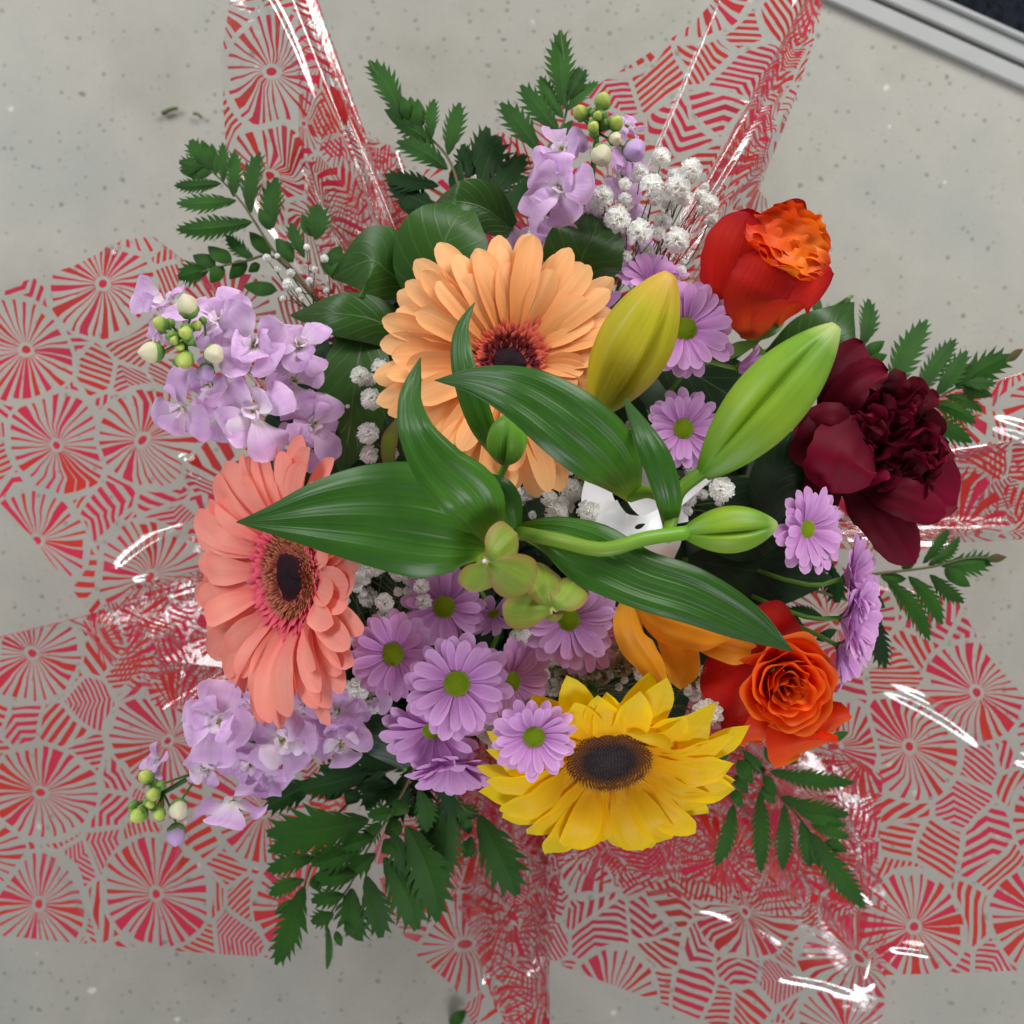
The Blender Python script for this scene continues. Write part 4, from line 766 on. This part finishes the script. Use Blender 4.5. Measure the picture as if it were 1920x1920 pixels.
part('outer_petal', blade([P(1400, 1350, .36), P(1390, 1375, .365), P(1396, 1400, .355)], 12 * s, 'ligule', cup=-.2, nu=8, nv=4), M['rose'], r2)
r1 = thing('rose', P(1412, 634, .37), 'red rose at the upper right, turned sideways showing an orange ruffled heart', 'rose', 'orange red roses'); s = S(.42)
for pts, hw, up, cup in [([(1430, 600, .37), (1462, 480, .40), (1452, 384, .435)], 66, (.1, .1, 1), .25), ([(1440, 600, .37), (1505, 500, .41), (1548, 468, .43)], 58, (0, 0, 1), .25), ([(1420, 610, .37), (1400, 470, .405), (1408, 392, .435)], 48, (-.2, 0, 1), .2),
                         ([(1412, 634, .37), (1366, 570, .412), (1368, 478, .432), (1402, 398, .44)], 60, (-.5, 0, 1), -.35), ([(1418, 636, .37), (1462, 575, .43), (1508, 535, .44), (1560, 506, .428)], 62, (.2, -.4, 1), -.35),
                         ([(1416, 636, .37), (1412, 570, .437), (1440, 510, .448), (1462, 468, .445)], 56, (-.15, -.1, 1), -.35)]:
    part('outer_petal', blade([P(*q) for q in pts], hw * s, 'wide', up=up, cup=cup, nu=22, nv=16, wave=.10, wf=1.1, edge=.02), M['rose_red'], r1)
for k in range(8):
    o = (k - 3.2) * 11.5; sh = 1 - .035 * abs(k - 3) ** 1.6; ax, ay, bx, by = 1404, 412, 1550, 505; mx, my = (ax + bx) / 2, (ay + by) / 2
    dx, dy = (bx - ax) / 2 * sh, (by - ay) / 2 * sh; nx, ny = .54, -.84; zz = .449 - .0022 * k; bow = (k - 3.5) * 3.4
    pts = [(mx + dx * q + nx * (o + bow * (1 - q * q)) + rnd(-5, 5), my + dy * q + ny * (o + bow * (1 - q * q)) + rnd(-5, 5), zz + rnd(-.0015, .0015) - .004 * q * q) for q in (-1, -.6, -.2, .2, .6, 1)]
    r0 = 1.0 - .22 * k
    part('inner_petal', blade([P(*q) for q in pts], 0, widths=[3 * s, 19 * s, 22 * s, 20 * s, 23 * s, 18 * s, 3 * s], cup=rnd(.2, .6), nu=60, nv=10, wave=.30, wf=rnd(2.5, 4.5), edge=.08, roll=[r0 + rnd(-.35, .35) for _ in range(7)]), M['rose_gold'], r1)
for i in range(4):
    a = i * 1.5 + .6; C = P(1412, 640, .37); part('sepal', blade([C, C + Vector((math.cos(a) * .012, math.sin(a) * .012, .003)), C + Vector((math.cos(a) * .024, math.sin(a) * .024, -.004))], .004, 'pointed', nu=6, nv=2), M['stem'], r1)
add_stem(r1, P(1412, 640, .368), .003, M['stem'])

# ------------------------------------------------------------------ peony
z = .385; t = thing('peony', P(1610, 880, z), 'dark burgundy peony with ruffled petals at the right edge', 'peony'); s = S(z)
for pts, hw, cup, mm in [([(1600, 900, .36), (1690, 880, .385), (1795, 945, .375)], 62, .2, 'peony'), ([(1590, 910, .37), (1650, 960, .40), (1718, 1056, .385)], 46, -.25, 'peony'),
                         ([(1610, 900, .385), (1690, 930, .41), (1772, 965, .40)], 36, -.2, 'peony'), ([(1560, 830, .37), (1600, 740, .385), (1665, 700, .375)], 48, .3, 'peony'),
                         ([(1570, 820, .36), (1570, 720, .38), (1620, 645, .37)], 40, .2, 'peony_dark'), ([(1640, 880, .36), (1560, 820, .38), (1510, 780, .37)], 52, .2, 'peony_dark'),
                         ([(1630, 800, .395), (1590, 850, .422), (1560, 925, .412)], 66, -.15, 'peony'), ([(1600, 780, .395), (1545, 820, .412), (1512, 880, .395)], 46, -.1, 'peony_dark'), ([(1600, 850, .36), (1550, 900, .38), (1530, 970, .36)], 40, .1, 'peony_dark'),
                         ([(1620, 830, .39), (1560, 790, .415), (1510, 830, .40)], 36, -.3, 'peony'), ([(1650, 860, .36), (1720, 800, .38), (1752, 830, .37)], 40, .3, 'peony_dark')]:
    part('outer_petal', blade([P(*q) for q in pts], hw * s, 'wide', cup=cup, nu=16, nv=12, wave=.13, wf=1.9, ridge=.03, edge=.03), M[mm], t)
for k in range(84):
    a = rnd(0, 2 * math.pi); rr = 84 * math.sqrt(rnd(0, 1)); bx, by = 1652 + rr * math.cos(a) * .8, 842 - rr * math.sin(a) * 1.15
    d = rnd(-.9, 1.6); l = rnd(46, 92); tx = bx + l * math.cos(d); ty = by - l * math.sin(d); z0 = .375
    part('inner_petal', blade([P(bx, by, z0), P((bx + tx) / 2, (by + ty) / 2, z0 + .022), P(tx, ty, z0 + rnd(.010, .034))], rnd(16, 34) * s, 'wide', up=(rnd(-.8, .8), rnd(-.8, .8), .8), cup=rnd(-.4, .5), nu=12, nv=12, wave=.18, wf=1.8, edge=.08), M[random.choice(('peony', 'peony_dark', 'peony_dark'))], t)
add_stem(t, P(1620, 870, .36), .0035, M['stem'])

# ------------------------------------------------------------------ orange tulip
z = .39; s = S(z); t = thing('tulip', P(1215, 1150, z), 'open orange tulip hanging beneath the lower lily leaf', 'tulip')
for pts, wds, cup, roll in [([(1220, 1110, .375), (1300, 1140, .392), (1370, 1175, .395), (1405, 1195, .385)], [20, 40, 34, 3], -.2, None),
                         ([(1235, 1140, .375), (1262, 1200, .388), (1276, 1250, .39), (1280, 1292, .384)], [26, 34, 36, 30, 4], .5, [0, .2, .2, 0]),
                         ([(1280, 1180, .375), (1345, 1206, .39), (1390, 1218, .392), (1421, 1228, .385)], [16, 26, 26, 3], .55, [0, -.3, -.3, 0]),
                         ([(1195, 1130, .385), (1255, 1160, .405), (1320, 1182, .408), (1372, 1196, .398)], [20, 44, 42, 36, 3], -.35, [0, .1, .1, .3]),
                         ([(1182, 1125, .38), (1190, 1185, .402), (1222, 1240, .408), (1258, 1298, .40)], [18, 34, 33, 24, 2], -.4, [.3, .5, .4, .2])]:
    part('petal', blade([P(*q) for q in pts], 0, widths=[w_ * s for w_ in wds], cup=cup, roll=roll, nu=26, nv=14, ridge=.04, wave=.05, tipcurl=.1), M['tulip'], t)
add_stem(t, P(1205, 1125, .385), .0028, M['stem'])

# ------------------------------------------------------------------ baby's breath
def floret_mesh(mat, n=46):
    mb = MB()
    for i in range(n):
        zz = 1 - 1.25 * (i + .5) / n; rr = math.sqrt(max(0, 1 - zz * zz)); a = i * ga; d = Vector((rr * math.cos(a), rr * math.sin(a), zz)); q = d * rnd(.85, 1.08)
        up = d.cross(Vector((rnd(-1, 1), rnd(-1, 1), rnd(-1, 1)))).normalized(); mb.add(blade([d * .25, d * .6 + up * .06, q], rnd(.26, .36), 'wide', up=up + d * .6, cup=.3, nu=4, nv=3, wave=.3))
    return make_mesh('floret', mb.geo(), mat)
GF = [floret_mesh(M['gyp']) for _ in range(4)]; GO = [floret_mesh(M['gyp_old']) for _ in range(2)]
def gyp(label, hub, fl, old=False):
    t = thing('babys_breath_sprig', P(*hub), label, "baby's breath", "white baby's breath sprigs"); Hh = P(*hub)
    for (x, y, z, r) in fl:
        C = P(x, y, z); N = Vector((rnd(-.4, .4), rnd(-.4, .4), 1)); X, Y, Z = frame(N); a = rnd(0, 6); X2 = X * math.cos(a) + Y * math.sin(a)
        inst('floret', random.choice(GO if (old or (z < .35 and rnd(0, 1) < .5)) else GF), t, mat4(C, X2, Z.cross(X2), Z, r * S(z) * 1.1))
        part('stalk', tube([Hh, Hh.lerp(C, .5) + Vector((rnd(-.006, .006), rnd(-.006, .006), -.004)), C - Z * r * S(z) * .7], .0004, .0003, 4, 6), M['rachis'], t)
    add_stem(t, Hh, .001, M['rachis'])
gyp("dense white baby's breath at the top right beside the top stock", (1190, 540, .34), [(1240, 295, .39, 18), (1296, 318, .395, 21), (1270, 352, .40, 24), (1222, 348, .40, 22), (1200, 325, .39, 18), (1268, 332, .39, 17), (1243, 415, .38, 17), (1330, 382, .39, 18), (1315, 368, .38, 13), (1268, 450, .395, 24), (1284, 372, .395, 16)])
gyp("white baby's breath in front of the top stock, left half of the top group", (1150, 560, .34), [(1130, 368, .40, 20), (1172, 345, .40, 12), (1172, 372, .40, 12), (1158, 410, .40, 24), (1200, 436, .40, 25), (1236, 438, .385, 13), (1228, 372, .385, 14), (1120, 385, .39, 14), (1170, 518, .37, 9), (1215, 470, .37, 12)])
gyp("small baby's breath buds behind the peach gerbera's top petals", (1020, 540, .32), [(1010, 408, .365, 13), (1000, 436, .365, 12), (1006, 458, .36, 15), (1030, 430, .36, 10), (990, 480, .355, 12)])
gyp("row of white baby's breath left of the peach gerbera", (740, 900, .33), [(675, 705, .385, 18), (692, 712, .38, 14), (696, 748, .39, 20), (690, 812, .39, 20), (692, 852, .38, 17), (712, 690, .37, 17), (738, 735, .37, 16), (652, 762, .38, 4), (682, 785, .37, 5), (735, 850, .35, 12), (760, 950, .34, 12)])
gyp("white baby's breath below the peach gerbera, by the ribbon", (1010, 1040, .33), [(1042, 960, .40, 22), (1104, 958, .41, 21), (1000, 915, .38, 20), (1070, 882, .40, 9), (1030, 935, .37, 16), (975, 930, .35, 18), (1070, 920, .355, 22), (1090, 900, .345, 16)])
gyp("single round white baby's breath between the two right lily buds", (1330, 1000, .33), [(1353, 918, .40, 23), (1300, 920, .385, 12), (1290, 958, .385, 9), (1285, 935, .36, 20), (1330, 870, .35, 12), (1295, 880, .35, 14)])
gyp("white baby's breath between the coral gerbera and the lily leaf", (760, 1130, .33), [(665, 1072, .385, 20), (700, 1062, .38, 20), (748, 1072, .39, 19), (680, 1050, .37, 14), (722, 1130, .40, 18), (690, 1120, .35, 18), (652, 1165, .385, 17), (655, 1200, .37, 9), (790, 1100, .40, 15), (794, 1128, .40, 15), (770, 1085, .37, 15), (625, 1060, .36, 14)])
gyp("white baby's breath at the bottom left of the daisy cluster", (720, 1320, .32), [(668, 1285, .385, 18), (680, 1300, .37, 11), (700, 1330, .355, 10), (648, 1150, .36, 12)])
gyp("fluffy white baby's breath above the sunflower's left daisies", (1020, 1300, .33), [(992, 1206, .40, 24), (1018, 1262, .385, 14), (1028, 1235, .36, 18), (1015, 1212, .38, 12), (916, 1372, .39, 22), (925, 1400, .37, 10), (1035, 1290, .36, 16), (968, 1190, .34, 12)])
gyp("faded cream baby's breath along the sunflower's top edge", (1120, 1300, .33), [(1060, 1270, .365, 20), (1100, 1255, .36, 20), (1085, 1280, .355, 16), (1162, 1250, .37, 21), (1025, 1255, .35, 20), (1045, 1250, .34, 16), (1130, 1270, .355, 14), (1155, 1215, .38, 13)], old=True)
gyp("white baby's breath right of the sunflower's top petals", (1260, 1320, .33), [(1210, 1262, .385, 20), (1222, 1300, .375, 18), (1240, 1280, .365, 14), (1326, 1335, .40, 26), (1300, 1240, .36, 12), (1350, 1345, .37, 7), (1310, 1375, .37, 8), (1290, 1355, .36, 10)])
gyp("tiny unopened baby's breath over the upper left ferns", (600, 600, .32), [(500, 484, .365, 8), (540, 533, .37, 11), (575, 463, .36, 6), (608, 485, .36, 8), (545, 512, .36, 8), (520, 505, .36, 6), (580, 525, .36, 6), (560, 545, .36, 6), (520, 480, .355, 5), (612, 545, .35, 6), (530, 560, .35, 6), (590, 505, .35, 6), (565, 560, .35, 5)])
gyp("deep small baby's breath in the shade right of centre", (1230, 900, .32), [(1190, 800, .345, 16), (1210, 830, .345, 14), (1230, 860, .34, 16), (1180, 850, .335, 18), (1215, 900, .34, 14), (1150, 880, .335, 16)])

def spread(boxes, z0, z1, r0, r1):
    return [(rnd(a, c), rnd(b, d), rnd(z0, z1), rnd(r0, r1)) for (a, b, c, d, n) in boxes for _ in range(n)]
gyp("scattered small baby's breath dots between the coral gerbera and the daisies", (700, 1220, .32), spread([(640, 1040, 780, 1110, 9), (640, 1110, 720, 1180, 6), (640, 1250, 700, 1330, 5), (700, 1090, 800, 1160, 5)], .35, .385, 6, 14))
gyp("scattered small baby's breath dots below the young lily buds", (1080, 1300, .32), spread([(960, 1180, 1060, 1290, 8), (1060, 1230, 1200, 1290, 9), (1190, 1210, 1330, 1330, 9), (880, 1340, 940, 1400, 4)], .35, .38, 6, 14))
gyp("scattered small baby's breath dots around the white ribbon", (1100, 990, .32), spread([(960, 880, 1130, 970, 10), (1290, 860, 1350, 980, 5), (1130, 780, 1240, 900, 6)], .35, .385, 6, 13))
gyp("scattered small baby's breath dots over the wrapper beside the upper rose", (1220, 560, .33), spread([(1130, 330, 1340, 470, 16), (1150, 480, 1300, 560, 8), (1350, 500, 1400, 560, 2)], .36, .39, 5, 12))

# ------------------------------------------------------------------ white ribbon
zr = .40; s = S(zr); t = thing('ribbon', P(1200, 960, zr), 'glossy white ribbon curled in loops among the lily stems, with a small punched hole', 'ribbon')
part('ribbon_loop', blade([P(1120, 900, .385), P(1125, 950, .405), P(1165, 985, .41), P(1215, 985, .405), P(1262, 950, .395), P(1330, 895, .385)], 0, widths=[28 * s, 34 * s, 26 * s, 20 * s, 15 * s, 8 * s], cup=.15, nu=40, nv=6, roll=[.5, .2, -.3, .1, .9, .6]), M['ribbon'], t)
part('ribbon_loop', blade([P(1160, 850, .37), P(1190, 905, .385), P(1210, 945, .39), P(1250, 960, .385), P(1290, 965, .375)], 0, widths=[24 * s, 30 * s, 26 * s, 24 * s, 14 * s], nu=30, nv=6, roll=[-.3, .1, .3, -.2, .2]), M['ribbon'], t)
part('ribbon_tail', blade([P(1205, 985, .388), P(1228, 1010, .39), P(1240, 1035, .385), P(1250, 1056, .375)], 0, widths=[24 * s, 42 * s, 42 * s, 16 * s], cup=.1, nu=20, nv=6), M['ribbon'], t)
part('punched_hole', blade([P(1190, 990, .4115), P(1199, 987, .4125), P(1210, 982, .412)], 4.5 * s, 'lance', nu=12, nv=4), M['filler'], t)
add_stem(t, P(1200, 985, .385), .0012, M['stem'])

# ------------------------------------------------------------------ lily: leaves, stems, buds
t = thing('lily_stem', P(935, 1010, .47), 'lily stem with long glossy green leaves and closed buds in the centre', 'lily')
lilyp = []
def lleaf(pts, widths, cup=.1, ridge=.05, m='lily_leaf', **kw):
    s = S(pts[len(pts) // 2][2]); part('leaf', blade([P(*q) for q in pts], 0, widths=[w_ * s for w_ in widths], cup=cup, ridge=ridge, nr=3, nu=36, nv=18, **kw), M[m], t)
lleaf([(930, 1025, .47), (880, 1000, .482), (800, 978, .488), (700, 966, .488), (600, 967, .482), (510, 975, .472), (443, 979, .46)], [28, 80, 108, 98, 70, 30, 1], cup=-.18, crease=.12)
lleaf([(925, 1015, .475), (890, 940, .50), (825, 880, .508), (780, 815, .508), (768, 755, .50), (778, 710, .492), (789, 670, .485)], [24, 58, 52, 38, 24, 15, 1], cup=-.25, crease=.15, roll=[0, .1, .2, .35, .1, -.4, -.6])
lleaf([(955, 1010, .465), (935, 950, .478), (905, 915, .478), (868, 884, .465)], [26, 46, 38, 2], cup=-.2)
lleaf([(1190, 935, .455), (1150, 868, .485), (1075, 800, .50), (985, 740, .503), (895, 712, .492), (815, 713, .478)], [16, 62, 70, 56, 30, 1], cup=-.2, crease=.12, roll=[.2, .1, 0, -.1, -.2, -.3])
lleaf([(1255, 1008, .46), (1257, 950, .485), (1240, 880, .495), (1212, 820, .495), (1172, 748, .48)], [8, 24, 29, 24, 4], cup=-.3)
lleaf([(975, 995, .462), (1040, 1008, .475), (1110, 1040, .482), (1200, 1085, .483), (1300, 1118, .478), (1400, 1168, .468), (1488, 1223, .455)], [14, 42, 62, 56, 54, 38, 1], cup=-.15, crease=.12, wave=.12, wf=1.3)
lleaf([(932, 855, .44), (905, 800, .455), (878, 730, .46), (862, 665, .458), (866, 612, .452), (890, 567, .445)], [10, 24, 27, 23, 13, 1], cup=-.35, crease=.1, roll=[0, .1, .3, .4, .2, 0])
def lst(pts, r, r1=None): s = S(pts[0][2]); part('branch', tube([P(*q) for q in pts], r * s, (r1 or r) * s, 14, 24), M['lily_branch'], t)
lst([(935, 1030, .45), (960, 1000, .462), (1040, 1012, .482), (1130, 1030, .49), (1210, 1010, .488), (1292, 998, .48)], 13, 13)
lst([(1250, 1010, .482), (1262, 965, .472), (1275, 920, .472), (1325, 878, .475)], 12, 14)
lst([(1262, 968, .472), (1245, 935, .468), (1215, 922, .462), (1180, 930, .456)], 12, 13)
lst([(1192, 925, .45), (1170, 870, .44), (1145, 820, .437), (1120, 768, .441)], 12, 12)
lst([(930, 1020, .43), (925, 950, .425), (935, 900, .44), (952, 860, .457)], 8, 8)
def bud(a, b, hw, m, lobes=3, rot=.4, sh=.72, label=None):
    A, B = P(*a), P(*b); D = (B - A); L = D.length; Z = D.normalized(); s = S(a[2]); X = Vector((0, 0, 1)); X = (X - Z * X.dot(Z)).normalized(); Y = Z.cross(X)
    nu, na = 40, 108; v = []; uv = []
    for i in range(nu + 1):
        u = i / nu; r = hw * s * (max(0, math.sin(math.pi * (u * .93 + .045) ** 1.02)) ** sh); r = max(r, 6 * s * (1 - u))
        for j in range(na):
            a_ = 2 * math.pi * j / na; ph = (a_ - rot) * lobes / (2 * math.pi); d = abs(ph - round(ph)) * 2 * math.pi / lobes
            seam = .34 * math.exp(-(d / .13) ** 2) * math.sin(math.pi * min(1, u * 1.1)) ** .7 ; ribs = .07 * math.exp(-((d - math.pi / lobes) / .22) ** 2)
            rr = r * (1 - seam + ribs); v.append(tuple(A + Z * L * u + (X * math.cos(a_) + Y * math.sin(a_)) * rr)); uv.append((u, j / na))
    f = [(i * na + j, i * na + (j + 1) % na, (i + 1) * na + (j + 1) % na, (i + 1) * na + j) for i in range(nu) for j in range(na)] + [tuple(nu * na + j for j in range(na))]
    return part('bud', (v, f, uv), M[m], t, label=label)
bud((1118, 772, .44), (1256, 513, .47), 68, 'lily_bud_yellow', rot=.55, label='large yellow closed lily bud')
bud((1318, 890, .475), (1568, 612, .48), 68, 'lily_bud', rot=-.25, label='large light green closed lily bud')
bud((1282, 1000, .48), (1456, 984, .475), 44, 'lily_bud', rot=.2, label='small light green closed lily bud')
bud((946, 866, .455), (957, 780, .475), 37, 'lily_bud_small', rot=-.1, sh=.6, label='smallest dark green lily bud')
def young(cx, cy, z, lobes, lab):
    s = S(z); q = bpy.data.objects.new('young_bud', None); COL.objects.link(q); q.parent = t; q.location = P(cx, cy, z) - t.location; q['label'] = lab
    for (tx, ty, hw, dz) in lobes:
        A, B = P(cx, cy, z), P(tx, ty, z - dz); D = B - A
        part('sepal', blade([A, A.lerp(B, .3) + Vector((0, 0, .005)), A.lerp(B, .75) + Vector((0, 0, .0045)), B], hw * s, 'round', up=(rnd(-.2, .2), rnd(-.2, .2), 1), cup=-.12, nu=24, nv=20, ridge=.02, crease=-.12, wave=.05, wf=1.2), M['lily_young'], q)
    part('core', ball(P(cx, cy, z - .03), (0, 0, 1), 20 * s, .026), M['lily_young'], q)
young(912, 1052, .505, [(970, 1000, 42, .014), (882, 1110, 34, .02), (1000, 1100, 47, .016)], 'pale young lily bud seen tip-on, left one')
young(1036, 1143, .492, [(942, 1136, 40, .02), (1006, 1054, 38, .02), (1082, 1086, 38, .016)], 'olive young lily bud seen tip-on, right one')
for j in range(1):
    part('bud_tip', ball(P(908, 1052, .506), (0, 0, 1), 4 * S(.5), .003), M['stockpale'], t)
add_stem(t, P(935, 1015, .46), .0045, M['stem'])
